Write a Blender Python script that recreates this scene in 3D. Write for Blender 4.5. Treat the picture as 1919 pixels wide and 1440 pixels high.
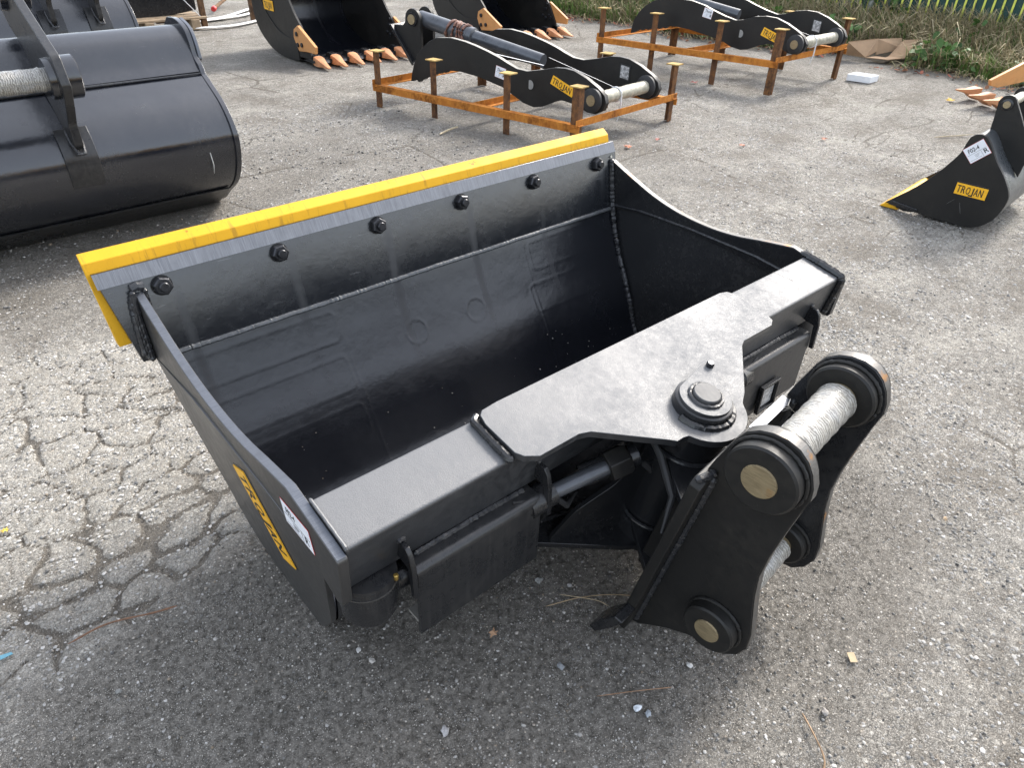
import bpy, bmesh, math, random
import numpy as np
from mathutils import Vector
random.seed(7); rng = np.random.default_rng(7)
S = bpy.context.scene
for o in list(bpy.data.objects): bpy.data.objects.remove(o)
COL = S.collection
R = math.radians
def V(*a): return np.array(a, float)
def nrm(a): a = np.array(a, float); return a/np.linalg.norm(a)

# ---------------------------------------------------------------- camera, light, exposure
FPX = 1331.0; CAMH = 1.673
Zc = nrm(-V(-55, 1884.3, FPX)); Xc = V(1858.5, -886, FPX); Xc = nrm(Xc-(Xc@Zc)*Zc); Yc = np.cross(Zc, Xc)
M = np.stack([Xc, Yc, Zc])
cam = bpy.data.cameras.new('camera'); co = bpy.data.objects.new('camera', cam); COL.objects.link(co)
r_, u_, b_ = M@V(1, 0, 0), -(M@V(0, 1, 0)), -(M@V(0, 0, 1))
from mathutils import Matrix
mw = Matrix([[r_[i], u_[i], b_[i], (0, 0, CAMH)[i]] for i in range(3)]+[[0, 0, 0, 1]])
co.matrix_world = mw
cam.sensor_width = 36; cam.lens = FPX/1919*36; cam.clip_start = .02; cam.clip_end = 400
S.camera = co
SUN_AZ, SUN_EL = R(9), R(38)
W = bpy.data.worlds.new('World'); S.world = W; W.use_nodes = True
nt = W.node_tree; bg = nt.nodes['Background']
sky = nt.nodes.new('ShaderNodeTexSky'); sky.sky_type = 'NISHITA'; sky.sun_disc = False
sky.sun_elevation = SUN_EL; sky.sun_rotation = R(90)-SUN_AZ; sky.dust_density = 3.0; sky.air_density = 1.0; sky.ozone_density = 1.0
hs_ = nt.nodes.new('ShaderNodeHueSaturation'); hs_.inputs['Saturation'].default_value = .62; nt.links.new(sky.outputs[0], hs_.inputs['Color']); veil = nt.nodes.new('ShaderNodeMix'); veil.data_type = 'RGBA'; veil.blend_type = 'ADD'; veil.inputs[0].default_value = 1.0; veil.inputs[7].default_value = (1.7, 1.74, 1.8, 1)   # thin even high cloud
nt.links.new(hs_.outputs[0], veil.inputs[6]); nt.links.new(veil.outputs[2], bg.inputs[0]); bg.inputs[1].default_value = 0.15
sl = bpy.data.lights.new('sun', 'SUN'); so = bpy.data.objects.new('sun', sl); COL.objects.link(so)
sl.energy = 1.9; sl.angle = R(12.0); sl.color = (1, .955, .89)
sd = Vector((math.cos(SUN_EL)*math.cos(SUN_AZ), math.cos(SUN_EL)*math.sin(SUN_AZ), math.sin(SUN_EL)))
so.rotation_euler = sd.to_track_quat('Z', 'Y').to_euler(); so.location = (6, 1, 6)
S.view_settings.view_transform = 'Standard'; S.view_settings.look = 'None'
S.view_settings.exposure = 1.27; S.view_settings.gamma = 1; S.view_settings.use_curve_mapping = False

# ---------------------------------------------------------------- materials
def mat(name):
    m = bpy.data.materials.new(name); m.use_nodes = True
    return m, m.node_tree, m.node_tree.nodes['Principled BSDF']
class NT:
    def __init__(s, t): s.t = t
    def n(s, ty, **k):
        x = s.t.nodes.new(ty)
        for a, b in k.items(): setattr(x, a, b)
        return x
    def l(s, a, b): s.t.links.new(a, b)
    def coord(s, out='Object'):
        return s.n('ShaderNodeTexCoord').outputs[out]
    def mapping(s, v, scale=(1, 1, 1), rot=(0, 0, 0)):
        m = s.n('ShaderNodeMapping'); m.inputs['Scale'].default_value = scale; m.inputs['Rotation'].default_value = rot
        s.l(v, m.inputs[0]); return m.outputs[0]
    def noise(s, v, sc, det=4, rough=.55, out=0):
        x = s.n('ShaderNodeTexNoise'); x.inputs['Scale'].default_value = sc; x.inputs['Detail'].default_value = det; x.inputs['Roughness'].default_value = rough
        s.l(v, x.inputs['Vector']); return x.outputs[out]
    def vor(s, v, sc, feat='F1', out='Distance'):
        x = s.n('ShaderNodeTexVoronoi'); x.feature = feat; x.inputs['Scale'].default_value = sc; s.l(v, x.inputs['Vector']); return x.outputs[out]
    def rng(s, v, a, b, c=0, d=1):
        x = s.n('ShaderNodeMapRange'); s.l(v, x.inputs[0])
        for i, q in enumerate((a, b, c, d)): x.inputs[i+1].default_value = q
        return x.outputs[0]
    def mix(s, f, a, b, bt='MIX'):
        x = s.n('ShaderNodeMix'); x.data_type = 'RGBA'; x.blend_type = bt
        for i, q in ((0, f), (6, a), (7, b)):
            if isinstance(q, (int, float)): x.inputs[i].default_value = q
            elif isinstance(q, tuple): x.inputs[i].default_value = (*q, 1) if len(q) == 3 else q
            else: s.l(q, x.inputs[i])
        return x.outputs[2]
    def math(s, op, a, b=None, clamp=False):
        x = s.n('ShaderNodeMath'); x.operation = op; x.use_clamp = clamp
        for i, q in ((0, a), (1, b)):
            if q is None: continue
            if isinstance(q, (int, float)): x.inputs[i].default_value = q
            else: s.l(q, x.inputs[i])
        return x.outputs[0]
    def bump(s, h, st, dist, prev=None):
        x = s.n('ShaderNodeBump'); x.inputs['Strength'].default_value = st; x.inputs['Distance'].default_value = dist; s.l(h, x.inputs['Height'])
        if prev is not None: s.l(prev, x.inputs['Normal'])
        return x.outputs[0]
    def attr(s, name, out='Fac'):
        x = s.n('ShaderNodeAttribute'); x.attribute_name = name; return x.outputs[out]

def paint(name, base=(.012, .0125, .014), rough=.33, dust=.25, dustcol=(.16, .15, .135), scratch=.5, streak=False, peel=.25, spec=.5, topdust_sheen=.0):
    m, t, p = mat(name); N = NT(t); c = N.coord()
    n1 = N.noise(c, 3.2, 5, .6); n2 = N.noise(c, 42, 3, .6); n3 = N.noise(c, 420, 2, .5)
    d = N.math('MULTIPLY', N.rng(n1, .38, .72), N.rng(n2, .3, .75)); d = N.math('MULTIPLY', d, dust)
    # sparse dust specks
    sp = N.vor(c, 170); spm = N.rng(sp, .10, .06); spm = N.math('MULTIPLY', spm, N.rng(N.noise(c, 21, 2), .56, .66)); d = N.math('ADD', d, N.math('MULTIPLY', spm, .5*scratch), True)
    if topdust_sheen:  # dust plus painted-in glare: paler and more metallic where facing up
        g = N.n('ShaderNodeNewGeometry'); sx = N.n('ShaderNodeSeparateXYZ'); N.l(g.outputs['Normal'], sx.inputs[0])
        up = N.math('MULTIPLY', N.rng(sx.outputs[2], .6, .98), topdust_sheen)
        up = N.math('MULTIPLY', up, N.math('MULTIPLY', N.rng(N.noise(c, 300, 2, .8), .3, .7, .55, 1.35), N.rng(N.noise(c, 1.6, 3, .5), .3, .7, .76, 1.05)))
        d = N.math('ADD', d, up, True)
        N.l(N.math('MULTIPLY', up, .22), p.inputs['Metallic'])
    # fine scratches: stretched noise
    sc = N.noise(N.mapping(c, (7, 240, 60), (.3, .2, .5)), 1.6, 2, .7); scm = N.math('MULTIPLY', N.rng(sc, .70, .74), .25*scratch)
    col = N.mix(d, base, dustcol); col = N.mix(scm, col, (.22, .22, .22))
    if streak:
        st = N.noise(N.mapping(c, (90, 90, 2.2)), 1, 3, .6); stm = N.math('MULTIPLY', N.rng(st, .50, .75), .16)
        col = N.mix(stm, col, (.10, .095, .09))
    N.l(col, p.inputs['Base Color'])
    rr = N.math('ADD', N.rng(n1, .3, .7, rough-.04, rough+.06), N.math('MULTIPLY', d, .55)); rr = N.math('ADD', rr, N.rng(n2, .35, .7, -.02, .03))
    N.l(rr, p.inputs['Roughness']); p.inputs['Specular IOR Level'].default_value = spec
    b = N.bump(n3, peel, .0005); b = N.bump(n1, .35, .012, b)
    N.l(b, p.inputs['Normal'])
    return m
def simple(name, col, rough=.5, metal=0, var=.12, sc=30, bump=.2, spec=.5, streaks=None):
    m, t, p = mat(name); N = NT(t); c = N.coord()
    n = N.noise(c, sc, 5, .6)
    cc = N.mix(N.rng(n, .3, .7), tuple(max(0, x*(1-var)) for x in col), tuple(min(1, x*(1+var)) for x in col))
    if streaks: cc = N.mix(N.math('MULTIPLY', N.rng(N.noise(c, 9, 6, .7), .52, .68), .6), cc, streaks)
    N.l(cc, p.inputs['Base Color']); N.l(N.rng(n, .3, .7, rough-.05, rough+.08), p.inputs['Roughness'])
    p.inputs['Metallic'].default_value = metal; p.inputs['Specular IOR Level'].default_value = spec
    N.l(N.bump(N.noise(c, sc*6, 3), bump, .001), p.inputs['Normal'])
    return m
PAINT = paint('black_paint', rough=.22, dust=.12)
PAINTD = paint('black_paint_dusty', base=(.014, .0145, .016), rough=.28, dust=.22, streak=True, peel=.15)
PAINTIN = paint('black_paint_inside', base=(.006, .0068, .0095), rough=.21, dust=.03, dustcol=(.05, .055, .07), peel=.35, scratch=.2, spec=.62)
def drips(m):
    t = m.node_tree; N = NT(t); p = t.nodes['Principled BSDF']; c = N.coord(); sx = N.n('ShaderNodeSeparateXYZ'); N.l(c, sx.inputs[0])
    q = N.math('DIVIDE', N.math('ADD', sx.outputs[0], .875-.035), .342); q = N.math('ADD', q, N.math('MULTIPLY', N.math('SUBTRACT', N.noise(c, 5, 2), .5), .06)); q = N.math('ABSOLUTE', N.math('SUBTRACT', N.math('FRACT', N.math('ADD', q, .5)), .5))
    mk = N.math('MULTIPLY', N.rng(q, .055, .01), N.rng(N.noise(c, 3, 2), .35, .55)); mk = N.math('MULTIPLY', mk, N.rng(sx.outputs[2], .49, .43)); mk = N.math('MULTIPLY', mk, N.rng(sx.outputs[2], .0, .2))
    old = p.inputs['Roughness'].links[0].from_socket; N.l(N.math('ADD', old, N.math('MULTIPLY', mk, .22)), p.inputs['Roughness'])
drips(PAINTIN)
PAINTBL = paint('blade_paint', base=(.010, .0115, .0145), rough=.24, dust=.10, dustcol=(.06, .065, .075), peel=.5, scratch=.9, spec=1.0)
drips(PAINTBL)
PAINTTOP = paint('black_paint_overspray_sheen', base=(.022, .023, .025), rough=.31, dust=.30, dustcol=(.15, .153, .158), topdust_sheen=.62, peel=1.0, spec=1.0)  # overspray dust, with glare painted into the colour of the tops
PAINTMATT = paint('black_paint_flat', base=(.011, .0108, .0105), rough=.45, dust=.32, dustcol=(.06, .05, .035), spec=.35)
PAINTSIDE = paint('black_paint_side', base=(.022, .0215, .021), rough=.36, dust=.20, dustcol=(.10, .095, .085), peel=.1, spec=1.0, streak=True)
PAINTB = paint('black_paint_blueish', base=(.010, .0118, .017), rough=.20, dust=.07, streak=False, dustcol=(.10, .095, .085), peel=.1, spec=1.0)
WELD = paint('weld_metal_painted', base=(.022, .023, .026), rough=.24, dust=.25, scratch=.2, peel=.7)
def yellow_mat(name, col=(.70, .372, .012)):
    m, t, p = mat(name); N = NT(t); c = N.coord()
    n1 = N.noise(c, 6, 6, .65)
    cc = N.mix(N.rng(n1, .35, .7), col, tuple(x*.86 for x in col))
    ch = N.math('MULTIPLY', N.rng(N.noise(c, 34, 4, .7), .66, .70), N.rng(N.noise(c, 4, 3), .5, .6))
    cc = N.mix(ch, cc, (.33, .13, .012))
    sm = N.noise(N.mapping(c, (60, 8, 8)), 1, 4, .7); cc = N.mix(N.math('MULTIPLY', N.rng(sm, .56, .70), .45), cc, (.18, .09, .02))
    N.l(cc, p.inputs['Base Color']); N.l(N.rng(n1, .3, .7, .50, .66), p.inputs['Roughness']); p.inputs['Specular IOR Level'].default_value = .3
    N.l(N.bump(N.noise(c, 210, 3), .3, .0008), p.inputs['Normal']); return m
YEL = yellow_mat('yellow_paint')
LABY = simple('yellow_plate_paint', (.83, .43, .015), .45, var=.05)
INK = simple('black_ink', (.012, .012, .012), .5, var=.05)
def rust_mat(name, a, b, c3):
    m, t, p = mat(name); N = NT(t); c = N.coord()
    n = N.noise(c, 9, 7, .7); n2 = N.noise(N.mapping(c, (26, 26, 16)), 1, 6, .75)
    cc = N.mix(N.rng(n, .35, .65), a, b); cc = N.mix(N.math('MULTIPLY', N.rng(N.noise(c, 4.5, 5, .7), .50, .62), .75), cc, tuple(x*.45 for x in b)); cc = N.mix(N.rng(n2, .45, .68), cc, c3)
    N.l(cc, p.inputs['Base Color']); p.inputs['Roughness'].default_value = .85; p.inputs['Specular IOR Level'].default_value = .25
    N.l(N.bump(N.noise(c, 160, 4), .5, .002), p.inputs['Normal']); return m
RUST = rust_mat('orange_rust', (.46, .17, .028), (.32, .105, .018), (.54, .22, .04))
RUSTD = rust_mat('brown_rust', (.13, .062, .030), (.075, .040, .024), (.22, .10, .035))
RUSTT = rust_mat('post_cap_rust', (.42, .28, .10), (.50, .36, .14), (.30, .18, .06))
def steel_brushed(name, col, rough, dirs, metal=.85, rust=.0):
    m, t, p = mat(name); N = NT(t); c = N.coord()
    n = N.noise(N.mapping(c, dirs), 1, 4, .7); big = N.noise(c, 14, 5, .65)
    cc = N.mix(N.rng(n, .35, .7), tuple(x*.7 for x in col), tuple(min(1, x*1.25) for x in col))
    if rust: cc = N.mix(N.math('MULTIPLY', N.rng(N.noise(c, 11, 6, .7), .58, .66), rust), cc, (.36, .16, .03))
    cc = N.mix(N.math('MULTIPLY', N.rng(big, .5, .75), .35), cc, tuple(x*.45 for x in col))
    N.l(cc, p.inputs['Base Color']); p.inputs['Metallic'].default_value = metal
    N.l(N.rng(n, .3, .7, rough-.08, rough+.15), p.inputs['Roughness'])
    N.l(N.bump(n, .35, .0008), p.inputs['Normal']); return m
EDGE = steel_brushed('cut_plate_edge', (.115, .125, .145), .36, (40, 900, 900), .55)
EDGEX = steel_brushed('bevel_edge_ground', (.16, .168, .185), .42, (420, 12, 12), .4)
EDGER = steel_brushed('bare_plate_edge', (.13, .126, .12), .42, (60, 500, 500), .7, rust=.75)
PINEND = steel_brushed('pin_end_face', (.34, .27, .16), .45, (30, 30, 420), .55, rust=.35)
PINEND2 = steel_brushed('pivot_pin_face', (.11, .11, .11), .6, (300, 30, 30), .3)
NUTM = simple('nut_zinc_black', (.035, .036, .04), .3, .6, var=.3, sc=80)
def wrap_mat():
    m, t, p = mat('plastic_wrap'); N = NT(t); c = N.coord('UV')
    w = N.n('ShaderNodeTexWave'); w.wave_type = 'BANDS'; w.bands_direction = 'X'; w.inputs['Scale'].default_value = 8; w.inputs['Distortion'].default_value = 8; w.inputs['Detail'].default_value = 4; w.inputs['Detail Scale'].default_value = 2.2
    N.l(c, w.inputs[0]); n = N.noise(N.mapping(c, (70, 5, 1), (0, 0, .12)), 1, 5, .7)
    h = N.math('ADD', N.math('MULTIPLY', w.outputs['Fac'], .5), n)
    cc = N.mix(N.rng(h, .5, 1.1), (.13, .12, .105), (.42, .41, .375)); cc = N.mix(N.math('MULTIPLY', N.rng(N.noise(c, 3, 3), .5, .75), .35), cc, (.30, .27, .20))
    cc = N.mix(N.math('MULTIPLY', N.rng(N.noise(c, 2.5, 3), .5, .75), .5), cc, (.28, .30, .33))
    N.l(cc, p.inputs['Base Color']); p.inputs['Roughness'].default_value = .3; p.inputs['Coat Weight'].default_value = .35; p.inputs['Coat Roughness'].default_value = .12
    N.l(N.bump(h, .55, .003), p.inputs['Normal']); return m
WRAP = wrap_mat()
PAPER = simple('sticker_paper', (.74, .76, .80), .45, var=.05)
REDLINE = simple('sticker_red_border', (.55, .06, .04), .5, var=.05)
GREYPLATE = simple('id_plate_film', (.42, .42, .42), .25, .3, var=.45, sc=45)
TOOTH = simple('tooth_orange_cast', (.50, .225, .10), .6, var=.25, sc=14, bump=.5, streaks=(.34, .13, .05))
TOOTHY = simple('side_cutter_ochre', (.55, .26, .085), .55, var=.2, sc=9, bump=.4, streaks=(.42, .17, .05))
CARD = simple('cardboard', (.36, .24, .145), .85, var=.16, sc=7, bump=.3)
FOAM = simple('white_foam', (.80, .81, .82), .7, var=.03)
RUBBER = simple('black_rubber', (.02, .02, .021), .6, var=.4, sc=25)
ROPE = simple('brown_shrink_tape', (.16, .07, .045), .4, var=.5, sc=50, bump=.8)
STRAP = simple('white_strap', (.72, .72, .72), .5, var=.1)
HOSE = simple('white_hose', (.66, .65, .62), .55, var=.15, sc=20)
REDP = simple('red_plastic', (.55, .03, .03), .4, var=.1)
CHROME = simple('cylinder_rod_grey', (.085, .09, .10), .3, .4, var=.3, sc=8)
WOOD = simple('pallet_wood', (.30, .22, .14), .8, var=.3, sc=12, bump=.6)
BROWNP = rust_mat('old_frame_brown', (.13, .075, .04), (.09, .05, .03), (.18, .10, .05))
FENCEM = simple('fence_dark_green', (.010, .052, .048), .55, var=.3)
FENCEY = simple('fence_slat_yellow', (.60, .62, .10), .6, var=.25, sc=8)
FENCEG = simple('fence_post_grey', (.35, .36, .36), .5, .5)

# ---------------------------------------------------------------- mesh helpers
XF = [1.0, 0.0]      # scale and height offset of the piece of the world being built
YARD = 1.195
def tf(p): p = np.asarray(p, float)*XF[0]; p = p.copy(); p[..., 2] += XF[1]; return p
def world_origin(o):
    v = V(0, 0, 0)
    while o is not None: v = v+np.array(o.location); o = o.parent
    return v
class MB:
    def __init__(s): s.v = []; s.f = []; s.uv = {}
    def add(s, vs, fs):
        k = len(s.v); s.v += [tuple(map(float, q)) for q in vs]; s.f += [tuple(i+k for i in f) for f in fs]; return s
    def prism(s, poly, O, U, Vv, Wv, t):
        O, U, Vv, Wv = map(np.array, (O, U, Vv, Wv)); n = len(poly)
        a = [O+U*p+Vv*q for p, q in poly]; b = [x+Wv*t for x in a]
        return s.add(a+b, [tuple(range(n)), tuple(range(2*n-1, n-1, -1))]+[(i, i+n, (i+1) % n+n, (i+1) % n) for i in range(n)])
    def sheet(s, poly, O, U, Vv):
        O, U, Vv = map(np.array, (O, U, Vv)); return s.add([O+U*p+Vv*q for p, q in poly], [tuple(range(len(poly)))])
    def box(s, c, d, U=(1, 0, 0), Vv=(0, 1, 0)):
        U, Vv = nrm(U), nrm(Vv); Wv = np.cross(U, Vv); c = np.array(c, float)
        return s.prism([(-d[0]/2, -d[1]/2), (d[0]/2, -d[1]/2), (d[0]/2, d[1]/2), (-d[0]/2, d[1]/2)], c-Wv*d[2]/2, U, Vv, Wv, d[2])
    def lathe(s, p0, ax, prof, n=28, caps=True):
        p0, ax = np.array(p0, float), nrm(ax); h = V(0, 0, 1) if abs(ax[2]) < .9 else V(1, 0, 0)
        u = nrm(np.cross(ax, h)); w = np.cross(ax, u); vs = []; fs = []
        for hgt, r in prof:
            for i in range(n):
                a = 2*math.pi*i/n; vs.append(p0+ax*hgt+(u*math.cos(a)+w*math.sin(a))*r)
        for j in range(len(prof)-1):
            for i in range(n): fs.append((j*n+i, j*n+(i+1) % n, (j+1)*n+(i+1) % n, (j+1)*n+i))
        if caps: fs.append(tuple(range(n))); fs.append(tuple(range(len(prof)*n-1, (len(prof)-1)*n-1, -1)))
        return s.add(vs, fs)
    def cyl(s, a, b, r, r2=None, n=24):
        a, b = np.array(a, float), np.array(b, float); L = np.linalg.norm(b-a)
        return s.lathe(a, b-a, [(0, r), (L, r if r2 is None else r2)], n)
    def tube(s, pts, r, n=8, jit=0, flat=1.0, ref=None, seed=0):
        pts = np.array(pts, float); g = np.random.default_rng(seed); vs = []; fs = []; m = len(pts)
        ph = np.cumsum(g.normal(0, 1, m))
        for k in range(m):
            d = nrm(pts[min(k+1, m-1)]-pts[max(k-1, 0)]); h = np.array(ref) if ref is not None else (V(0, 0, 1) if abs(d[2]) < .9 else V(1, 0, 0))
            u = nrm(np.cross(d, h)); w = np.cross(u, d); rr = (r[k] if hasattr(r, '__len__') else r)*(1+jit*g.normal())
            if k in (0, m-1): rr *= .4
            for i in range(n):
                a = 2*math.pi*i/n; q = rr*(1+jit*.5*g.normal()); vs.append(pts[k]+u*math.cos(a)*q+w*math.sin(a)*q*flat)
        for k in range(m-1):
            for i in range(n): fs.append((k*n+i, k*n+(i+1) % n, (k+1)*n+(i+1) % n, (k+1)*n+i))
        fs += [tuple(range(n)), tuple(range(m*n-1, (m-1)*n-1, -1))]
        return s.add(vs, fs)
    def weld(s, a, b, r=.006, seed=1, step=.004):
        a, b = np.array(a, float), np.array(b, float); m = max(6, int(np.linalg.norm(b-a)/step)); g = np.random.default_rng(seed)
        t = np.linspace(0, 1, m)[:, None]; P = a+(b-a)*t; wob = np.cumsum(g.normal(0, .0002, (m, 3)), 0); wob -= wob[0]+(wob[-1]-wob[0])*t
        return s.tube(P+wob, r*(1+.05*np.sin(np.arange(m)*1.7)), 8, .06, seed=seed)
    def weldpath(s, pts, r=.006, seed=1, step=.005):
        pts = np.array(pts, float); sg = np.linalg.norm(np.diff(pts, axis=0), axis=1); cs = np.r_[0, np.cumsum(sg)]; m = max(6, int(cs[-1]/step))
        tt = np.linspace(0, cs[-1], m); P = np.stack([np.interp(tt, cs, pts[:, i]) for i in range(3)], 1)
        g = np.random.default_rng(seed); P += g.normal(0, r*.05, P.shape)
        return s.tube(P, r*(1+.05*np.sin(np.arange(m)*1.7)), 8, .06, seed=seed)
    def build(s, name, m, parent=None, bevel=0, smooth=35, seg=2, label=None, kind=None):
        o0 = world_origin(parent) if parent is not None else V(0, 0, 0)
        me = bpy.data.meshes.new(name); me.from_pydata((tf(np.array(s.v))-o0).tolist(), [], s.f)
        bm = bmesh.new(); bm.from_mesh(me); bmesh.ops.recalc_face_normals(bm, faces=bm.faces); bm.to_mesh(me); bm.free()
        if smooth:
            me.shade_smooth(); me.set_sharp_from_angle(angle=R(smooth))
        me.materials.append(m); o = bpy.data.objects.new(name, me); COL.objects.link(o); o.parent = parent
        if bevel:
            b = o.modifiers.new('bevel', 'BEVEL'); b.width = bevel; b.segments = seg; b.limit_method = 'ANGLE'; b.angle_limit = R(40); b.harden_normals = False
        if label: o['label'] = label
        if kind: o['kind'] = kind
        return o
def tag(o, label=None, cat=None, group=None, kind=None):
    if label: o['label'] = label
    if cat: o['category'] = cat
    if group: o['group'] = group
    if kind: o['kind'] = kind
    return o
def thing(name, label, cat, loc, group=None):
    o = bpy.data.objects.new(name, None); COL.objects.link(o); o.location = tf(loc); o.empty_display_size = .1
    return tag(o, label, cat, group)
def catmull(P, n=8):
    P = np.array(P, float); Q = np.vstack([2*P[0]-P[1], P, 2*P[-1]-P[-2]]); o = []
    for i in range(len(P)-1):
        a, b, c, d = Q[i:i+4]
        for t in np.linspace(0, 1, n, endpoint=False): o.append(.5*((2*b)+(c-a)*t+(2*a-5*b+4*c-d)*t*t+(3*b-a-3*c+d)*t**3))
    o.append(P[-1]); return np.array(o)
def roundpoly(P, r, n=5):
    P = [np.array(p, float) for p in P]; out = []; m = len(P)
    rs = r if hasattr(r, '__len__') else [r]*m
    for i in range(m):
        a, b, c = P[i-1], P[i], P[(i+1) % m]; u, w = nrm(a-b), nrm(c-b); q = rs[i]
        if q <= 0: out.append(tuple(b)); continue
        ang = math.acos(max(-1, min(1, u@w))); d = min(q/math.tan(ang/2), np.linalg.norm(a-b)*.48, np.linalg.norm(c-b)*.48)
        p0, p1 = b+u*d, b+w*d
        for t in np.linspace(0, 1, n): out.append(tuple((1-t)**2*p0+2*t*(1-t)*b+t*t*p1))
    return out
def arc(c, r, a0, a1, n=14): return [(c[0]+r*math.cos(R(a)), c[1]+r*math.sin(R(a))) for a in np.linspace(a0, a1, n)]
_fc = {}
def text_geo(ch, size):
    k = (ch, size)
    if k not in _fc:
        cu = bpy.data.curves.new('tmp_text', 'FONT'); cu.body = ch; cu.size = size; cu.resolution_u = 3
        ob = bpy.data.objects.new('tmp_text', cu); COL.objects.link(ob)
        dg = bpy.context.evaluated_depsgraph_get(); e = ob.evaluated_get(dg); me = e.to_mesh()
        vs = [tuple(v.co) for v in me.vertices]; fs = [tuple(p.vertices) for p in me.polygons]; e.to_mesh_clear()
        bpy.data.objects.remove(ob); bpy.data.curves.remove(cu); _fc[k] = (vs, fs)
    return _fc[k]
def put_text(mb, ch, size, O, U, Vv, sx=1.0, bold=0.0):
    vs, fs = text_geo(ch, size)
    if not vs: return 0
    W = max(v[0] for v in vs)
    offs = [(0, 0)] if not bold else [(dx*bold, dy*bold) for dx, dy in ((0, 0), (1, 0), (-1, 0), (0, 1), (0, -1))]
    Wn = np.cross(nrm(U), nrm(Vv))
    for k, (dx, dy) in enumerate(offs): mb.add([O+U*((v[0]+dx)*sx)+Vv*(v[1]+dy)+Wn*(k*.00004) for v in vs], fs)
    return W*sx
def trojan(O, U, Vv, w, h, parent, W, t=.004):
    """yellow plate with black TROJAN lettering; O lower-left corner, U reading direction, Vv up, W outward normal"""
    O, U, Vv, W = np.array(O, float), nrm(U), nrm(Vv), nrm(W)
    base = MB().prism([(-.004, -.002), (w+.001, -.002), (w+.001, h+.008), (-.004, h+.008)], O-W*.001, U, Vv, W, t).build('raised_backing', PAINT, parent, bevel=.001)
    pl = MB().prism([(0, 0), (w, 0), (w, h), (0, h)], O+W*(t-.0008), U, Vv, W, .0022).build('name_plate', LABY, parent, label='yellow name plate reading TROJAN')
    mb = MB(); x = w*.055; sz = h*.98; cw = w*.148
    O2 = O+W*(t+.0019)
    for ch in 'TROJAN':
        if ch == 'J':      # stencil J whose hook drops and runs left under the O
            for (a0, a1, b0, b1) in ((.34, .62, -.02, .66), (-.30, .62, -.115, .005)):
                mb.prism([(x+cw*a0, h*(.17+b0)), (x+cw*a1, h*(.17+b0)), (x+cw*a1, h*(.17+b1)), (x+cw*a0, h*(.17+b1))], O2+W*(.0001 if b0 < -.1 else .0002), U, Vv, W, .0002)
            x += cw*.74; continue
        vs, fs = text_geo(ch, sz); x0 = min(v[0] for v in vs); x1 = max(v[0] for v in vs); y1 = max(v[1] for v in vs)
        s = (cw*.84)/(x1-x0) if ch != 'J' else (cw*.66)/(x1-x0)
        drop = -.12*h if ch == 'J' else 0.0; s_y = 1.15 if ch == 'J' else 1.0
        for k, dx in enumerate((-.0045, 0, .0045)):
            mb.add([O2+U*(x+(v[0]-x0)*s+dx*w*.9)+Vv*(h*.17+drop+v[1]*(h*.66/y1)*s_y)+W*(k*.00005) for v in vs], fs)
        x += cw*(1.0 if ch != 'J' else .80)
    mb.build('lettering', INK, pl, smooth=0)
def sticker(O, U, Vv, w, h, parent, W, text='F02-4', sub='R', big=True):
    O, U, Vv, W = np.array(O, float), nrm(U), nrm(Vv), nrm(W)
    bd = MB().prism([(0, 0), (w, 0), (w, h), (0, h)], O, U, Vv, W, .0006).build('sticker', REDLINE, parent, smooth=0, label='white paper lot sticker with red border')
    e = w*.012
    MB().prism([(e, e), (w-e, e), (w-e, h-e), (e, h-e)], O+W*.0005, U, Vv, W, .0005).build('sticker_paper', PAPER, bd, smooth=0)
    mb = MB(); O2 = O+W*.0013
    put_text(mb, text, h*.36, O2+U*w*.14+Vv*h*.58, U, Vv*1.0+U*.12, .80, h*.006); put_text(mb, sub, h*.40, O2+U*w*.74+Vv*h*.17, U, Vv, 1.1, h*.006)
    for y, a, b in ((.48, .05, .95), (.12, .05, .60)): mb.prism([(w*a, h*y), (w*b, h*y), (w*b, h*(y+.012)), (w*a, h*(y+.012))], O2, U, Vv, W, .0002)
    mb.prism([(w*.66, h*.05), (w*.668, h*.05), (w*.668, h*.5), (w*.66, h*.5)], O2+W*.0003, U, Vv, W, .0002)
    for j in range(3): mb.prism([(w*.34, h*(.22+.07*j)), (w*(.5+.04*j), h*(.22+.07*j)), (w*(.5+.04*j), h*(.235+.07*j)), (w*.34, h*(.235+.07*j))], O2, U, Vv, W, .0002)
    mb.build('handwriting', INK, bd, smooth=0)

# ---------------------------------------------------------------- ground
def hash2(ix, iy, k):
    x = (ix.astype(np.int64)*374761393+iy.astype(np.int64)*668265263+k*1442695041) & 0xffffffff
    x = ((x ^ (x >> 13))*1274126177) & 0xffffffff
    return ((x ^ (x >> 16)) & 0xffff)/65535.
def vnoise(x, y, k=0):
    ix, iy = np.floor(x), np.floor(y); fx, fy = x-ix, y-iy; fx = fx*fx*(3-2*fx); fy = fy*fy*(3-2*fy)
    a, b, c, d = hash2(ix, iy, k), hash2(ix+1, iy, k), hash2(ix, iy+1, k), hash2(ix+1, iy+1, k)
    return (a*(1-fx)+b*fx)*(1-fy)+(c*(1-fx)+d*fx)*fy
def fbm(x, y, o=4, k=0):
    s = 0; a = .5
    for i in range(o): s = s+a*vnoise(x*2**i, y*2**i, k+i*7); a *= .5
    return s/(1-.5**o)
def vor12(x, y, k=0):
    ix, iy = np.floor(x), np.floor(y); d1 = np.full(x.shape, 9.); d2 = np.full(x.shape, 9.)
    for dx in (-1, 0, 1):
        for dy in (-1, 0, 1):
            cx, cy = ix+dx, iy+dy; d = np.hypot(cx+.1+.8*hash2(cx, cy, k)-x, cy+.1+.8*hash2(cx, cy, k+1)-y)
            n1 = np.minimum(d1, d); d2 = np.minimum(np.maximum(d1, d), d2); d1 = n1
    return d1, d2
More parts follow.
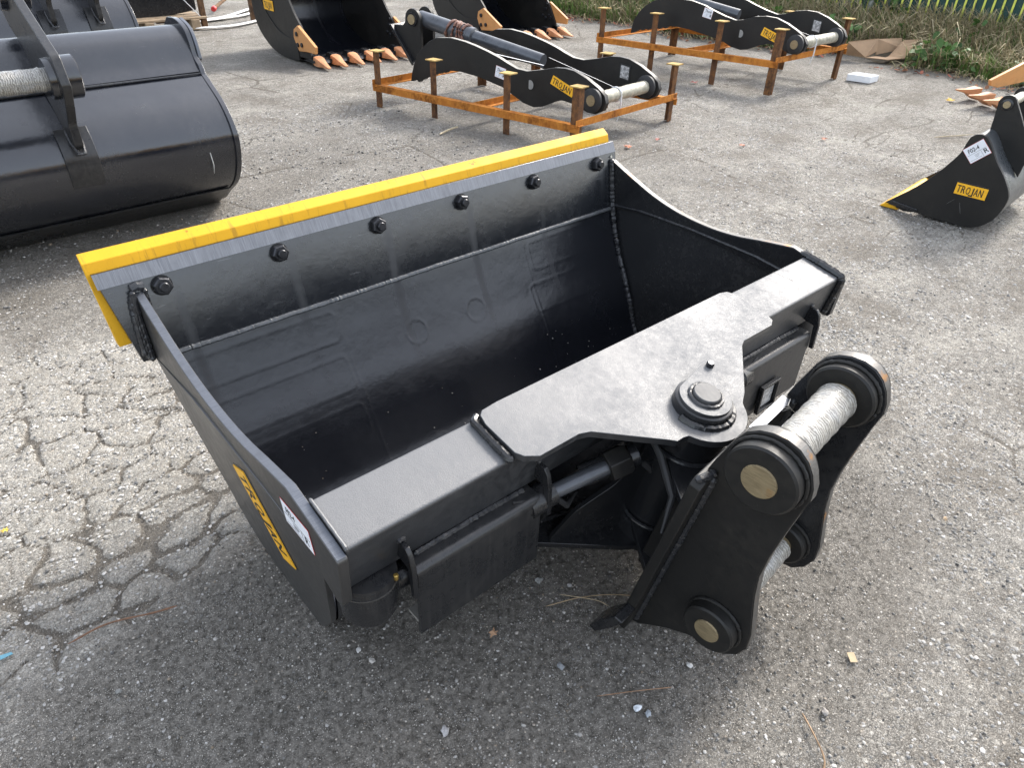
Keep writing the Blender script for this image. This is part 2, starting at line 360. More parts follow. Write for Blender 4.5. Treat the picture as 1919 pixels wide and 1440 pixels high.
def sstep(a, b, x): t = np.clip((x-a)/(b-a), 0, 1); return t*t*(3-2*t)
def seg(a, b, st): return list(np.arange(a, b, st))
def masks(x, y):
    wx = x+.16*(fbm(x*3, y*3, 3, 11)-.5)+.035*(fbm(x*22, y*22, 3, 12)-.5); wy = y+.16*(fbm(x*3, y*3, 3, 23)-.5)+.035*(fbm(x*22, y*22, 3, 24)-.5)
    d1, d2 = vor12(wx/.155, wy/.105, 3); crack = (1-sstep(.0, .02+(.14+.36*sstep(1.9, 1.4, y))*fbm(x*6, y*6, 2, 88), (d2-d1)))*sstep(.30, .50, fbm(x*9+7, y*9, 3, 89)+.30)
    e1, e2 = vor12(wx/.085, wy/.07, 9); crack2 = (1-sstep(.0, .15, e2-e1))*.55
    big = fbm(x*1.3, y*1.3, 4, 31); med = fbm(x*7, y*7, 4, 41)
    # cracked pale slab left of the tilting bucket
    bx = 1.20+.5*(big-.5); slab = sstep(.0, .10, (y-1.27-.10*sstep(-.1, .5, x)-.25*(x+.2)*0)+.22*(med-.5)+.10*(big-.5))*sstep(.0, .25, 2.95-y-.35*x+.5*(med-.5))*sstep(.0, .3, bx-x)
    slab = np.clip(slab, 0, 1)
    holes = sstep(.55, .68, fbm(x*3.1+5, y*3.1, 3, 57)); slabt = slab*(1-.25*holes)
    # dark fine dirt round and in front of the bucket, dark churned strip behind the blade
    q = x*.72-y*.69; front = sstep(-.1, .25, 1.42-y+.25*(med-.5))*sstep(-.05, .22, (1.03+.35*(y-.35))-x+.30*(med-.5)+.2*(big-.5))*sstep(-1.8, -.6, x+.6)
    under = sstep(0, .4, 1.25-np.hypot((x-1.15)/1.05, (y-1.2)/1.0)+.25*(med-.5))
    soil = np.clip(np.maximum(front*(.35+.65*sstep(.42, .60, fbm(x*2.6+1, y*2.6, 4, 61)+.25*sstep(.45, .0, np.hypot((x-.75)/1.1, (y-.85)/.5)-.3))), under), 0, 1)*(1-.85*slab*sstep(1.30, 1.42, y))
    back = sstep(0, .7, y-2.5+.3*x*0+.6*(big-.5))*sstep(0, .8, 4.9-y+.35*x*0)*sstep(0, .8, 3.0-x+.8*(big-.5))*(1-slab)
    tr = fbm((x*.9+y*.45)*.9, (y*.9-x*.45)*6.5, 3, 71)
    soil = np.maximum(soil, back*np.clip(.45+.9*(tr-.5), 0, .8))
    rack = sstep(0, .8, 1.1-np.hypot((x-3.2)/1.5, (y-3.5)/1.2)+.5*(med-.5))*.6*(tr+.2); soil = np.maximum(soil, np.clip(rack, 0, .7))
    edge = sstep(-.9, .1, x-(7.25+.18*(7.2-y))+.6*(med-.5)); soil = np.maximum(soil, edge*.75)
    soil = np.clip(np.maximum(soil, .35*sstep(.52, .72, fbm(x*.9+3, y*1.6, 4, 91))), 0, 1)
    patch = sstep(.50, .66, fbm(x*4.2+2, y*5.5, 4, 79)); cr = np.clip(np.maximum(np.maximum(crack*sstep(.30, .55, fbm(x*2.2, y*2.2, 3, 77)+.20*slab), crack2*slab*.9), patch*.40*slab), 0, 1)
    crk = cr*np.clip(slab*1.0+.0, 0, 1)
    # long thin cracks elsewhere
    f1, f2 = vor12((x+.25*(fbm(x*1.5, y*1.5, 3, 5)-.5))/1.3, (y+.25*(fbm(x*1.5, y*1.5, 3, 6)-.5))/1.0, 17)
    g1, g2 = vor12((x+.12*(fbm(x*3, y*3, 3, 35)-.5))/.34, (y+.12*(fbm(x*3, y*3, 3, 36)-.5))/.26, 27)
    ali = (1-sstep(.0, .06, g2-g1))*sstep(.50, .62, fbm(x*.8+1.3, y*.8, 3, 102))*sstep(2.6, 3.6, x)
    thin = (1-sstep(.0, .030, f2-f1))*sstep(.40, .55, fbm(x*1.1, y*1.1, 2, 101))*(1-slab)*.9*sstep(1.7, 2.6, x+.35*y)
    crk = np.clip(np.maximum(crk, np.maximum(thin, ali*.9)), 0, 1)
    return soil, crk, slabt, slab, thin, big
def build_ground():
    xs = np.array([-90, -50, -25, -12, -6, -3.5, -2, -1.4]+seg(-1.0, 3.0, .0085)+seg(3.0, 9.4, .03)+[9.6, 10.5, 12, 15, 20, 30, 50, 90.])
    ys = np.array([-90, -50, -25, -12, -6, -3, -1.5, -.8]+seg(-.5, 3.6, .0085)+seg(3.6, 10.5, .03)+[11, 12, 14, 18, 25, 40, 60, 90.])
    X, Y = np.meshgrid(xs, ys); x, y = X.ravel(), Y.ravel()
    soil, crk, slabt, slab, thin, big = masks(x, y)
    near = (np.abs(x) < 12)*1.0
    z = (.006*(fbm(x*9, y*9, 4, 3)-.5)+.012*(big-.5)*0-.011*crk*slab-.004*thin+.0030*(fbm(x*45, y*45, 2, 13)-.5)*(1+.8*slab)-.004*soil*(1-slab)*0)*near
    z = z-.004
    x = x*YARD; y = y*YARD
    n = len(xs); m = len(ys); me = bpy.data.meshes.new('ground')
    idx = np.arange(n*m).reshape(m, n); f = np.stack([idx[:-1, :-1], idx[:-1, 1:], idx[1:, 1:], idx[1:, :-1]], -1).reshape(-1, 4)
    me.vertices.add(n*m); me.vertices.foreach_set('co', np.stack([x, y, z], 1).astype(np.float32).ravel())
    me.loops.add(f.size); me.loops.foreach_set('vertex_index', f.astype(np.int32).ravel())
    me.polygons.add(len(f)); me.polygons.foreach_set('loop_start', np.arange(0, f.size, 4, dtype=np.int32)); me.polygons.foreach_set('loop_total', np.full(len(f), 4, dtype=np.int32))
    me.polygons.foreach_set('use_smooth', np.ones(len(f), bool)); me.update(calc_edges=True)
    for nm, a in (('soil', soil), ('crack', crk), ('slab', slabt)):
        at = me.attributes.new(nm, 'FLOAT', 'POINT'); at.data.foreach_set('value', a.astype(np.float32))
    m_, t, p = mat('asphalt_gravel'); N = NT(t); c = N.coord()
    soil_, crack_, slab_ = N.attr('soil'), N.attr('crack'), N.attr('slab')
    vd = N.vor(c, 105); vc = N.vor(c, 105, out='Color'); sx = N.n('ShaderNodeSeparateColor'); N.l(vc, sx.inputs[0])
    vd2 = N.vor(c, 260); vc2 = N.vor(c, 260, out='Color'); sx2 = N.n('ShaderNodeSeparateColor'); N.l(vc2, sx2.inputs[0])
    big_ = N.noise(c, .8, 6, .6); med_ = N.noise(c, 7, 5, .65); fine = N.noise(c, 330, 3, .7)
    stone = N.mix(sx.outputs[0], (.13, .127, .12), (.62, .60, .565)); stone = N.mix(N.math('MULTIPLY', N.rng(sx.outputs[1], .6, 1), .5), stone, (.36, .29, .22))
    st2 = N.mix(sx2.outputs[0], (.10, .097, .09), (.54, .52, .49))
    binder = N.mix(N.rng(fine, .3, .7), (.075, .072, .066), (.19, .18, .165))
    sm = N.math('MULTIPLY', N.rng(vd, .50, .30), N.rng(sx.outputs[2], .30, .42)); s2 = N.math('MULTIPLY', N.rng(vd2, .52, .28), N.rng(sx2.outputs[2], .35, .5))
    wz = N.n('ShaderNodeVectorMath', operation='SCALE'); N.l(N.noise(c, 150, 3, .7, out=1), wz.inputs[0]); wz.inputs['Scale'].default_value = .009; wc = N.n('ShaderNodeVectorMath', operation='ADD'); N.l(c, wc.inputs[0]); N.l(wz.outputs[0], wc.inputs[1]); wv = wc.outputs[0]
    ve = N.vor(wv, 88, 'DISTANCE_TO_EDGE'); ve2 = N.vor(wv, 230, 'DISTANCE_TO_EDGE'); cv = N.vor(wv, 88, out='Color'); sv = N.n('ShaderNodeSeparateColor'); N.l(cv, sv.inputs[0])
    chip = N.mix(sv.outputs[0], (.13, .126, .118), (.60, .585, .55)); chip = N.mix(N.math('MULTIPLY', N.rng(sv.outputs[1], .75, 1), .5), chip, (.40, .31, .22))
    cm = N.math('MULTIPLY', N.rng(ve, .04, .26), N.rng(sv.outputs[2], .38, .62)); c2m = N.rng(ve2, .03, .15)
    asp = N.mix(c2m, (.07, .066, .06), st2); asp = N.mix(.42, asp, binder); asp = N.mix(cm, asp, chip)
    asp = N.mix(N.math('MULTIPLY', N.rng(big_, .40, .66), .45), asp, (.13, .127, .12)); asp = N.mix(N.math('MULTIPLY', N.rng(med_, .45, .72), .28), asp, (.27, .255, .23))
    pit = N.vor(c, 48); mid = N.noise(c, 24, 5, .75); asp = N.mix(N.math('MULTIPLY', N.rng(mid, .50, .68), .60), asp, (.075, .07, .063)); asp = N.mix(N.math('MULTIPLY', N.rng(mid, .46, .33), .45), asp, (.42, .405, .375))
    lg = N.noise(c, 2.1, 6, .7); asp = N.mix(N.math('MULTIPLY', N.rng(lg, .50, .62), .55), asp, (.105, .092, .076)); asp = N.mix(N.math('MULTIPLY', N.rng(lg, .46, .36), .30), asp, (.40, .385, .35))
    slabc = N.mix(.50, asp, (.44, .43, .405)); slabc = N.mix(N.math('MULTIPLY', N.rng(med_, .5, .7), .5), slabc, (.24, .225, .20))
    slabc = N.mix(N.math('MULTIPLY', cm, .55), slabc, chip); slabc = N.mix(N.math('MULTIPLY', N.rng(ve, .10, .02), .55), slabc, (.13, .12, .105))
    col = N.mix(slab_, asp, slabc)
    so1 = N.mix(N.rng(N.noise(c, 60, 5, .7), .35, .7), (.065, .060, .053), (.21, .20, .185))
    spk = N.math('MULTIPLY', N.rng(vd2, .36, .18), N.rng(sx2.outputs[2], .50, .58)); so1 = N.mix(spk, so1, st2); so1 = N.mix(N.math('MULTIPLY', N.rng(vd, .33, .2), N.rng(sx.outputs[2], .70, .76)), so1, stone)
    sf = N.math('MULTIPLY', soil_, N.rng(N.noise(c, 16, 5, .7), .25, .55, .75, 1.1), True)
    col = N.mix(sf, col, so1)
    ck = N.rng(N.math('ADD', crack_, N.math('MULTIPLY', N.math('SUBTRACT', N.noise(c, 75, 4, .7), .5), .8)), .42, .58)
    crc = N.mix(spk, (.085, .075, .063), st2)
    col = N.mix(N.math('MULTIPLY', ck, .80), col, crc)
    col = N.mix(1.0, col, (1.39, 1.36, 1.30), 'MULTIPLY')
    N.l(col, p.inputs['Base Color']); p.inputs['Roughness'].default_value = .86; p.inputs['Specular IOR Level'].default_value = .3
    h1 = N.math('MULTIPLY', cm, N.rng(sv.outputs[1], 0, 1, .35, 1)); b = N.bump(h1, 1.0, .0075); b = N.bump(c2m, .9, .003, b); b = N.bump(fine, .45, .0012, b); b = N.bump(mid, .8, .007, b); b = N.bump(med_, .4, .012, b)
    N.l(b, p.inputs['Normal'])
    me.materials.append(m_); o = bpy.data.objects.new('ground', me); COL.objects.link(o); o['kind'] = 'structure'
    return soil
build_ground()

# ---------------------------------------------------------------- tilting bucket (the big one)
XF[:] = [1.0, .273]
XL, XR = .375, 2.225
TAP = R(7.0); ST, CT = math.sin(TAP), math.cos(TAP)
Xv, Yv, Zv = V(1, 0, 0), V(0, 1, 0), V(0, 0, 1)
T = nrm(V(0, .138, .028)); Nn = np.cross(Xv, T)
Pf = V(0, .88, .362)
bucket = thing('tilting_bucket', 'wide black tilting bucket with a yellow edge lying mouth up in the middle', 'excavator bucket', (1.3, 1.3, 0))
TOPE = [(1.925, .478), (1.87, .457), (1.79, .428), (1.70, .398), (1.6, .374), (1.5, .361), (1.39, .357), (1.29, .364), (1.2, .379), (1.07, .398)]
te = [tuple(q) for q in catmull(TOPE, 5)]
DISC = [(1.90, -.03), (1.862, .06), (1.808, .163), (1.755, .245), (1.705, .33), (1.665, .415), (1.625, .475), (1.57, .515), (1.47, .533), (1.36, .538), (1.245, .537), (1.19, .495), (1.144, .433), (1.08, .34), (1.02, .175), (.972, .037)]
dc = [tuple(q) for q in catmull(DISC, 5)]
for side, (a, t) in enumerate(((XL-.023, .023), (XR, .023))):
    band = te+roundpoly([(1.07, .398), (.872, .352), (.882, .212), (.905, .208), (1.02, .262)], [.0, .012, .012, .006, .0], 4)[1:]+[(1.3, .300), (1.6, .318), (1.80, .300), (1.90, .287)]
    MB().prism(band, (a, 0, 0), Yv, Zv, Xv, t).build('side_plate_band', PAINTSIDE if side == 0 else PAINT, bucket, bevel=.002)
    # bare flame-cut upper edge strip lying on the band
    strip = MB(); pts = te+[(.876, .3525)]
    vs = []; fs = []
    for (y, z) in pts: vs += [(a+.0018, y, z+.0012), (a+t-.0018, y, z+.0012)]
    fs = [(2*i, 2*i+1, 2*i+3, 2*i+2) for i in range(len(pts)-1)]
    strip.add(vs, fs).build('flame_cut_edge', EDGE if side == 0 else EDGER, bucket, smooth=50)
    dpoly = dc+[(.985, -.02), (1.2, -.045), (1.6, -.06)]
    sg = 1 if side == 0 else -1; dn = V(sg*ST, 0, -CT); wn = V(CT, 0, sg*ST)
    MB().prism(dpoly, (a+.002 if side == 0 else a+.006, 0, .26), Yv, dn, wn, .015).build('side_plate', PAINTSIDE if side == 0 else PAINT, bucket, bevel=.0015)
# floor shell, rolled plate with printed-through weld frames
PROF = [(y_+.0, .26-s_*CT+(.010 if s_ > .4 else 0)) for y_, s_ in DISC[:11]]+[(1.195, -.222), (1.155, -.165), (1.09, -.075), (1.03, .09), (1.035, .24)]
pr = catmull(PROF, 8); sl_ = np.r_[0, np.cumsum(np.linalg.norm(np.diff(pr, axis=0), axis=1))]
def shell_mesh():
    nx, ns = 460, 240
    us = np.linspace(0, 1, nx); ss = np.linspace(0, sl_[-1], ns)
    yy, zz = np.interp(ss, sl_, pr[:, 0]), np.interp(ss, sl_, pr[:, 1]); ty, tz = np.gradient(yy), np.gradient(zz); L = np.hypot(ty, tz); ny, nz = tz/L, -ty/L
    if nz[20] < 0: ny, nz = -ny, -nz
    Xg, Sg = np.meshgrid(us, ss); tp_ = np.clip(.26-zz, 0, None)[:, None]/CT*ST; Xg = (XL-.001+tp_)+(XR-XL+.002-2*tp_)*Xg
    def ridge(d, w=.0035): return np.exp(-(d/w)**2)
    def rrect(x0, x1, s0, s1, r=.02):
        cx, cy, hx, hy = (x0+x1)/2, (s0+s1)/2, (x1-x0)/2-r, (s1-s0)/2-r
        qx, qy = np.abs(Xg-cx)-hx, np.abs(Sg-cy)-hy; return np.hypot(np.maximum(qx, 0), np.maximum(qy, 0))+np.minimum(np.maximum(qx, qy), 0)-r
    d = np.zeros_like(Xg)
    for a in ((.30, .892, .036, .135), (.30, .885, .185, .30), (.30, .88, .35, .46), (1.735, 2.3, .03, .14), (1.69, 2.3, .19, .30)): d += .0006*ridge(rrect(*a), .004)+.0002*(rrect(*a) < 0)
    for cx, cs in ((1.163, .198), (1.425, .20)):
        rr = np.hypot(Xg-cx, Sg-cs); d += .0008*ridge(rr-.041, .0035)-.0002*(rr < .04)
    d += .0005*ridge(Xg-.902, .004)+.0004*ridge(Xg-1.712, .004)
    d += .0015*(vn(Xg*1.3, Sg*2.2, 5)-.5)
    P = np.stack([Xg, yy[:, None]+ny[:, None]*d, zz[:, None]+nz[:, None]*d], -1).reshape(-1, 3)
    Q = np.stack([Xg, (yy-ny*.01)[:, None]+0*Xg, (zz-nz*.01)[:, None]+0*Xg], -1).reshape(-1, 3)
    idx = np.arange(nx*ns).reshape(ns, nx); f = np.stack([idx[:-1, :-1], idx[:-1, 1:], idx[1:, 1:], idx[1:, :-1]], -1).reshape(-1, 4)
    f = np.vstack([f, f[:, ::-1]+nx*ns]); n2 = nx*ns
    A = np.vstack([P, Q]); e = []
    e += [(idx[0, i], idx[0, i]+n2, idx[0, i+1]+n2, idx[0, i+1]) for i in range(nx-1)]; e += [(idx[-1, i], idx[-1, i+1], idx[-1, i+1]+n2, idx[-1, i]+n2) for i in range(nx-1)]
    me = bpy.data.meshes.new('floor_shell'); me.from_pydata((tf(A)-np.array(bucket.location)).tolist(), [], f.tolist()+[tuple(int(k) for k in q) for q in e])
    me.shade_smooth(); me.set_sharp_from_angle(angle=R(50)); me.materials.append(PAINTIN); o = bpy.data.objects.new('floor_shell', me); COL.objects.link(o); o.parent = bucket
def vn(x, y, k): return vnoise(x, y, k)
shell_mesh()
# blade plate: seam at (1.897,.288) up to the lip (1.94,.548)
bs = nrm(V(0, .043, .260)); bn = V(0, -bs[2], bs[1])      # up along the blade, normal towards viewer
B0 = V(0, 1.897, .288)
BW = .2635
def bl(x, s, o=0): return B0+Xv*x+bs*s+bn*o
mb = MB(); th = .025; bev = .040
A = [(XL-.057, .0), (XL-.100, BW-bev), (XL-.103, BW)]
prof_b = [(0, 0), (BW-bev, 0), (BW, -.013), (BW, -th), (0, -th)]
vs = []
for x0f, sgn in ((0, -1), (1, 1)):
    for s_, o_ in prof_b:
        x = (.318+(.272-.318)*s_/BW) if x0f == 0 else 2.250
        vs.append(bl(x, s_, o_))
n = 5
mb.add(vs, [tuple(range(n)), tuple(range(2*n-1, n-1, -1))]+[(i, i+n, (i+1) % n+n, (i+1) % n) for i in range(n)]).build('blade_plate', PAINTBL, bucket, bevel=.0012)
mb = MB(); q = [bl(.2728, BW-bev+.001, .0012), bl(2.249, BW-bev+.001, .0012), bl(2.249, BW-.0005, -.0116), bl(.2718, BW-.0005, -.0116)]
mb.add(q, [(0, 1, 2, 3)]).build('ground_bevel', EDGEX, bucket, smooth=0)
# bolt-on cutting edge behind the blade
ce = [(.052, -th-.001), (.055, -th-.032), (BW+.050, -th-.033), (BW+.051, -th-.029), (BW+.027, -th-.004), (BW-.006, -th-.001)]
vs = []
for x in (.262, 2.240):
    for s_, o_ in ce: vs.append(bl(x+(.016 if s_ < .1 and x < 1 else 0), s_, o_))
n = len(ce); MB().add(vs, [tuple(range(n)), tuple(range(2*n-1, n-1, -1))]+[(i, i+n, (i+1) % n+n, (i+1) % n) for i in range(n)]).build('cutting_edge', YEL, bucket, bevel=.002)
# nuts and bolts
NUTX = [.425, .766, 1.108, 1.449, 1.790, 2.135]
def nutgeo(mbn, c, ax, r, h, rot=.3, k=6):
    ax = nrm(ax); u = nrm(np.cross(ax, Xv if abs(ax[0]) < .9 else Zv)); w = np.cross(ax, u); vs = []; fs = []
    for hh, rr in ((0, r), (h*.82, r), (h, r*.86)):
        for i in range(k): a = 2*math.pi*i/k+rot; vs.append(c+ax*hh+(u*math.cos(a)+w*math.sin(a))*rr)
    for j in range(2):
        for i in range(k): fs.append((j*k+i, j*k+(i+1) % k, (j+1)*k+(i+1) % k, (j+1)*k+i))
    fs += [tuple(range(k)), tuple(range(3*k-1, 2*k-1, -1))]; mbn.add(vs, fs)
for i, x in enumerate(NUTX):
    c = bl(x, .1945, .0)
    w_ = MB().lathe(c, bn, [(0, .0285), (.0035, .0285)], 24).build('washer', PAINT, bucket)
    m_ = MB(); nutgeo(m_, c+bn*.003, bn, .0265, .020, rot=.2+i*.37); nb = m_.build('nut', NUTM, bucket, bevel=.0008)
    MB().lathe(c+bn*.020, bn, [(0, .0135), (.012, .0135), (.0145, .0115)], 20).build('bolt', NUTM, nb)
# weld beads
MB().weld(bl(XL, -.002, .003), bl(XR-.005, -.002, .003), .0080, 3).build('weld_bead', simple('weld_seam_grey', (.10, .105, .11), .42, .35, var=.3, sc=150), bucket, label='long pale weld seam between blade and floor')
mb = MB(); mb.weldpath([bl(XR-.004, .20, .006), bl(XR-.006, 0, .008), *[(XR-.005-s_*ST, y_-.004, .26-s_*CT) for y_, s_ in DISC[1:9]]], .0105, 5); mb.build('weld_bead', WELD, bucket)
mb = MB(); mb.weldpath([(XR-.002, 1.893, .30), (XR-.002, 1.75, .318), (XR-.002, 1.5, .325), (XR-.002, 1.20, .320), (XR-.002, 1.03, .30)], .005, 6); mb.build('weld_bead', WELD, bucket)
mb = MB()
for k, oo in enumerate((.004, .011, .017)): mb.weldpath([bl(XL-.026-oo*.6, .205-.012*k, .004+.013*(2-k)*.4), bl(XL-.028-oo, .10, .006), bl(XL-.03-oo, -.004+.01*k, .006)], .0085, 8+k)
mb.weldpath([bl(XL-.030, .206, .006), bl(XL-.012, .213, .010), bl(XL+.004, .205, .006)], .012, 12)
mb.build('weld_bead', WELD, bucket, label='lumpy black weld where the side plate meets the blade'); mb = MB(); mb.weldpath([bl(XL+.004, .20, .004), bl(XL+.003, .10, .004), bl(XL+.003, 0, .004)], .007, 13); mb.build('weld_bead', WELD, bucket, label='lumpy black weld where the side plate meets the blade')
MB().add([(XR-.004+.006*math.cos(a*1.3)*1.2, 1.932+.012*math.sin(a*1.7), .492+.004*math.sin(a*3)) for a in range(9)]+[(XR, 1.93, .503)], [(i, (i+1) % 9, 9) for i in range(9)]).build('weld_spatter', simple('bare_weld_tip', (.6, .58, .5), .5, .3), bucket)
# box beam
def bp(x, t, n=0): return Pf+Xv*x+T*t+Nn*n
bm_poly = roundpoly([(0, 0), (.141, 0), (.141, -.150), (0, -.150)], .010, 4)
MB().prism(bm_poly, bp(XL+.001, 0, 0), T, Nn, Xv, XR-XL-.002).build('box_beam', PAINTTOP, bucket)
mb = MB(); mb.weldpath([bp(XL+.003, .142, .002), bp(XL+.003, .004, .002), bp(XL+.003, -.003, -.01)], .0042, 21)
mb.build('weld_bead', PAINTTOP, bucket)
mb = MB(); mb.weldpath([bp(XR-.010, .146, -.0), bp(XR-.010, .146, .006), bp(XR-.008, .004, .006), bp(XR-.008, -.006, -.006), bp(XR-.008, -.007, -.145)], .013, 22); mb.build('weld_bead', PAINT, bucket, label='wide glossy black weld round the beam end')
# hitch top plate
tp = [(.81, .139), (.857, .143), (1.724, .143), (1.752, .135), (1.768, .11), (1.772, .0), (1.765, -.025), (1.742, -.038), (1.605, -.038), (1.582, -.048), (1.43, -.168), (1.405, -.182), (1.392, -.19)]
tp += [(1.286+.112*math.cos(a), -.150+.105*math.sin(a)) for a in np.linspace(R(-28), R(-152), 16)]
tp += [(1.18, -.186), (1.164, -.182), (1.142, -.182), (1.128, -.168), (.985, -.048), (.955, -.038), (.835, -.038), (.805, -.02), (.793, .0), (.790, .10), (.797, .128)]
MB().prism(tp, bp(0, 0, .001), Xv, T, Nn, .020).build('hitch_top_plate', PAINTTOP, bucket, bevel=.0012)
mb = MB(); mb.weldpath([bp(.80, .142, .006), bp(.781, .128, .007), bp(.779, .06, .008), bp(.780, 0, .007), bp(.790, -.004, .004)], .0095, 31); mb.build('weld_bead', PAINT, bucket)
MB().prism([(2.02, .141), (2.0205, .141), (2.042, .075), (2.0413, .075)], bp(0, 0, .0004), Xv, T, Nn, .0003).build('scribed_line', INK, bucket)
PC = (1.286, -.137)
# pivot boss, keeper plate, pin
mb = MB(); ring = [(PC[0]+.078*math.cos(a), PC[1]+.078*math.sin(a)) for a in np.linspace(R(175), R(380), 30)]
mb.weldpath([bp(p, q_, .022) for p, q_ in ring], .010, 33); mb.build('weld_bead', PAINT, bucket)
MB().lathe(bp(*PC, .019), Nn, [(0, .075), (.026, .073), (.028, .070)], 40).build('pivot_boss', PAINT, bucket)
kp = arc(PC, .064, 140, 400-360+0, 4)
kp = [(PC[0]+.066*math.cos(R(a)), PC[1]+.066*math.sin(R(a))) for a in np.linspace(118, 360+2, 26)]+[(PC[0]+.098+.018*math.cos(R(a)), PC[1]+.066+.018*math.sin(R(a))) for a in np.linspace(-20, 105, 8)]
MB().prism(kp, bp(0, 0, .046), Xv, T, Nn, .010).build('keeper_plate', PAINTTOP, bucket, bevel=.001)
mb = MB(); mb.weldpath([bp(PC[0]+.040*math.cos(a), PC[1]+.040*math.sin(a), .057) for a in np.linspace(0, 2*math.pi, 30)], .006, 35); mb.build('weld_bead', WELD, bucket)
MB().lathe(bp(*PC, .054), Nn, [(0, .034), (.014, .034), (.016, .032)], 32).build('pivot_pin', PINEND2, bucket)
mb = MB(); nutgeo(mb, bp(PC[0]+.098, PC[1]+.066, .055), Nn, .0105, .014); mb.build('bolt', NUTM, bucket, bevel=.0006)
mb = MB()
for i in range(16): mb.lathe(bp(1.752-.011*i*.9, -.012-.016*max(0, 0), .0209), Nn, [(0, .0011), (.0003, .0011)], 6)
mb.build('drip_holes', INK, bucket, kind='stuff')
# label + sticker on the left side plate
dL = V(ST, 0, -CT); wL = V(-CT, 0, -ST)
ef = lambda y_, s_: V(XL-.021, y_, .26)+dL*s_
e_ = nrm(Yv*-.125+dL*.268); up_ = nrm(-Yv*.268-dL*.125)
trojan(ef(1.424, .046), e_, up_, .285, .100, bucket, wL, .003)
sticker(V(XL-.0238, 1.100, .283), -Yv+Zv*0, Zv*.98+Yv*.2, .125, .062, bucket, -Xv)
# lower hitch plate, pivot tube, gussets (dark inner parts)
low = [(p*.86+1.286*.14, q_*1.0) for p, q_ in tp]
MB().prism([(.93, .10), (1.64, .10), (1.64, .0), (1.42, -.165)]+[(1.286+.11*math.cos(a), -.15+.10*math.sin(a)) for a in np.linspace(R(-20), R(-160), 12)]+[(1.15, -.165), (.93, .0)], bp(0, 0, -.470), Xv, T, Nn, .020).build('hitch_lower_plate', PAINT, bucket, bevel=.0012)
MB().lathe(bp(*PC, -.46), Nn, [(0, .10), (.06, .10), (.066, .084), (.33, .084), (.336, .108), (.35, .112), (.364, .108), (.37, .098), (.46, .098)], 44).build('pivot_tube', PAINT, bucket)
mb = MB(); mb.weldpath([bp(PC[0]+.102*math.cos(a), PC[1]+.102*math.sin(a), -.088) for a in np.linspace(0, 2*math.pi, 50)], .007, 41); mb.build('weld_bead', WELD, bucket); mb = MB(); mb.weldpath([bp(PC[0]+.09*math.cos(a), PC[1]+.09*math.sin(a), -.385) for a in np.linspace(0, 2*math.pi, 40)], .006, 42); mb.build('weld_bead', WELD, bucket)
for sx_, dx in ((-1, .93), (1, 1.62)):
    MB().prism([(.14, -.152), (.20, -.49), (.02, -.49), (-.03, -.30), (.0, -.152)], bp(dx, 0, 0), T, Nn, Xv, .016).build('gusset', PAINT, bucket, bevel=.001)
for sx_ in (-1, 1):
    gp = roundpoly([(0, -.022), (.0, -.46), (.26, -.46), (.20, -.33), (.10, -.24), (.05, -.12), (.08, -.022)], [.0, .0, .02, .1, .1, .1, .0], 5)
    MB().prism(gp, bp(PC[0]+sx_*.06, PC[1]+.02, 0), nrm(Xv*sx_+T*.35), Nn, nrm(np.cross(nrm(Xv*sx_+T*.35), Nn)), .014).build('pivot_gusset', PAINT, bucket, bevel=.001)
    MB().tube(catmull([bp(PC[0]+sx_*.13, -.01, -.06), bp(PC[0]+sx_*.12, -.06, -.13), bp(PC[0]+sx_*.07, -.13, -.20), bp(PC[0]+sx_*.0-.03, -.22, -.235)], 6), .011, 8).build('hose', RUBBER, bucket)
mb = MB(); mb.weldpath([bp(PC[0]-.09, -.02, -.445), bp(PC[0]-.28, .03, -.447)], .006, 43); mb.build('weld_bead', WELD, bucket)
MB().tube(catmull([bp(.86, .03, -.20), bp(.89, .0, -.235), bp(.93, -.01, -.25), bp(.95, .02, -.30)], 6), .010, 8).build('hose', RUBBER, bucket)
# folded cover plates over the cylinders
def cover(x0, x1, name):
    yf, zt, zb, rr = .862, .212, -.005, .020
    pr2 = [(.925, zt+.0), (.90, zt+.0)]+[(yf+rr-rr*math.sin(a), zt-rr+rr*math.cos(a)) for a in np.linspace(0, math.pi/2, 7)]+[(yf+.004, zb)]
    tk = .010; inn = [(.925, zt+.0-tk), (.90, zt+.0-tk)]+[(yf+rr-(rr-tk)*math.sin(a), zt-rr+(rr-tk)*math.cos(a)) for a in np.linspace(0, math.pi/2, 7)]+[(yf+tk+.004, zb)]
    o = MB().prism(pr2+inn[::-1], (x0, 0, 0), Yv, Zv, Xv, x1-x0).build('cover_plate', PAINTD, bucket, bevel=.0008)
    mb = MB(); mb.weld((x0+.02, .9045, zt+.003), (x1-.02, .9045, zt+.003), .0075, 51); mb.build('weld_bead', WELD, o)
    return o, yf, zt, zb
cL, yf, zt, zb = cover(.517, .872, 'l'); cR, *_ = cover(1.72, 2.083, 'r')
# end web of the left cover: bare inside bottom flange
MB().box((.64, .905, -.002), (.22, .065, .008)).build('cover_bottom_flange', simple('grey_bare_plate', (.22, .21, .19), .6), cL)
fr = V(1.872, yf-.001, .055)
pf = MB().prism([(-.043, -.045), (.043, -.045), (.043, .045), (-.043, .045)], fr, Xv, Zv, -Yv, .003).build('plate_holder', PAINT, cR)
for c_, d_ in (((0, .048), (.100, .010)), ((0, -.048), (.100, .010)), ((-.046, 0), (.010, .09)), ((.046, 0), (.010, .09))):
    MB().box(fr+V(c_[0], -.008, c_[1]), (d_[0], .014, d_[1]-.0004)).build('frame_bar', PAINT, pf, bevel=.0015)
MB().prism([(-.036, -.038), (.036, -.038), (.036, .038), (-.036, .038)], fr+V(0, -.0032, 0), Xv, Zv, -Yv, .0012).build('id_plate', GREYPLATE, pf)
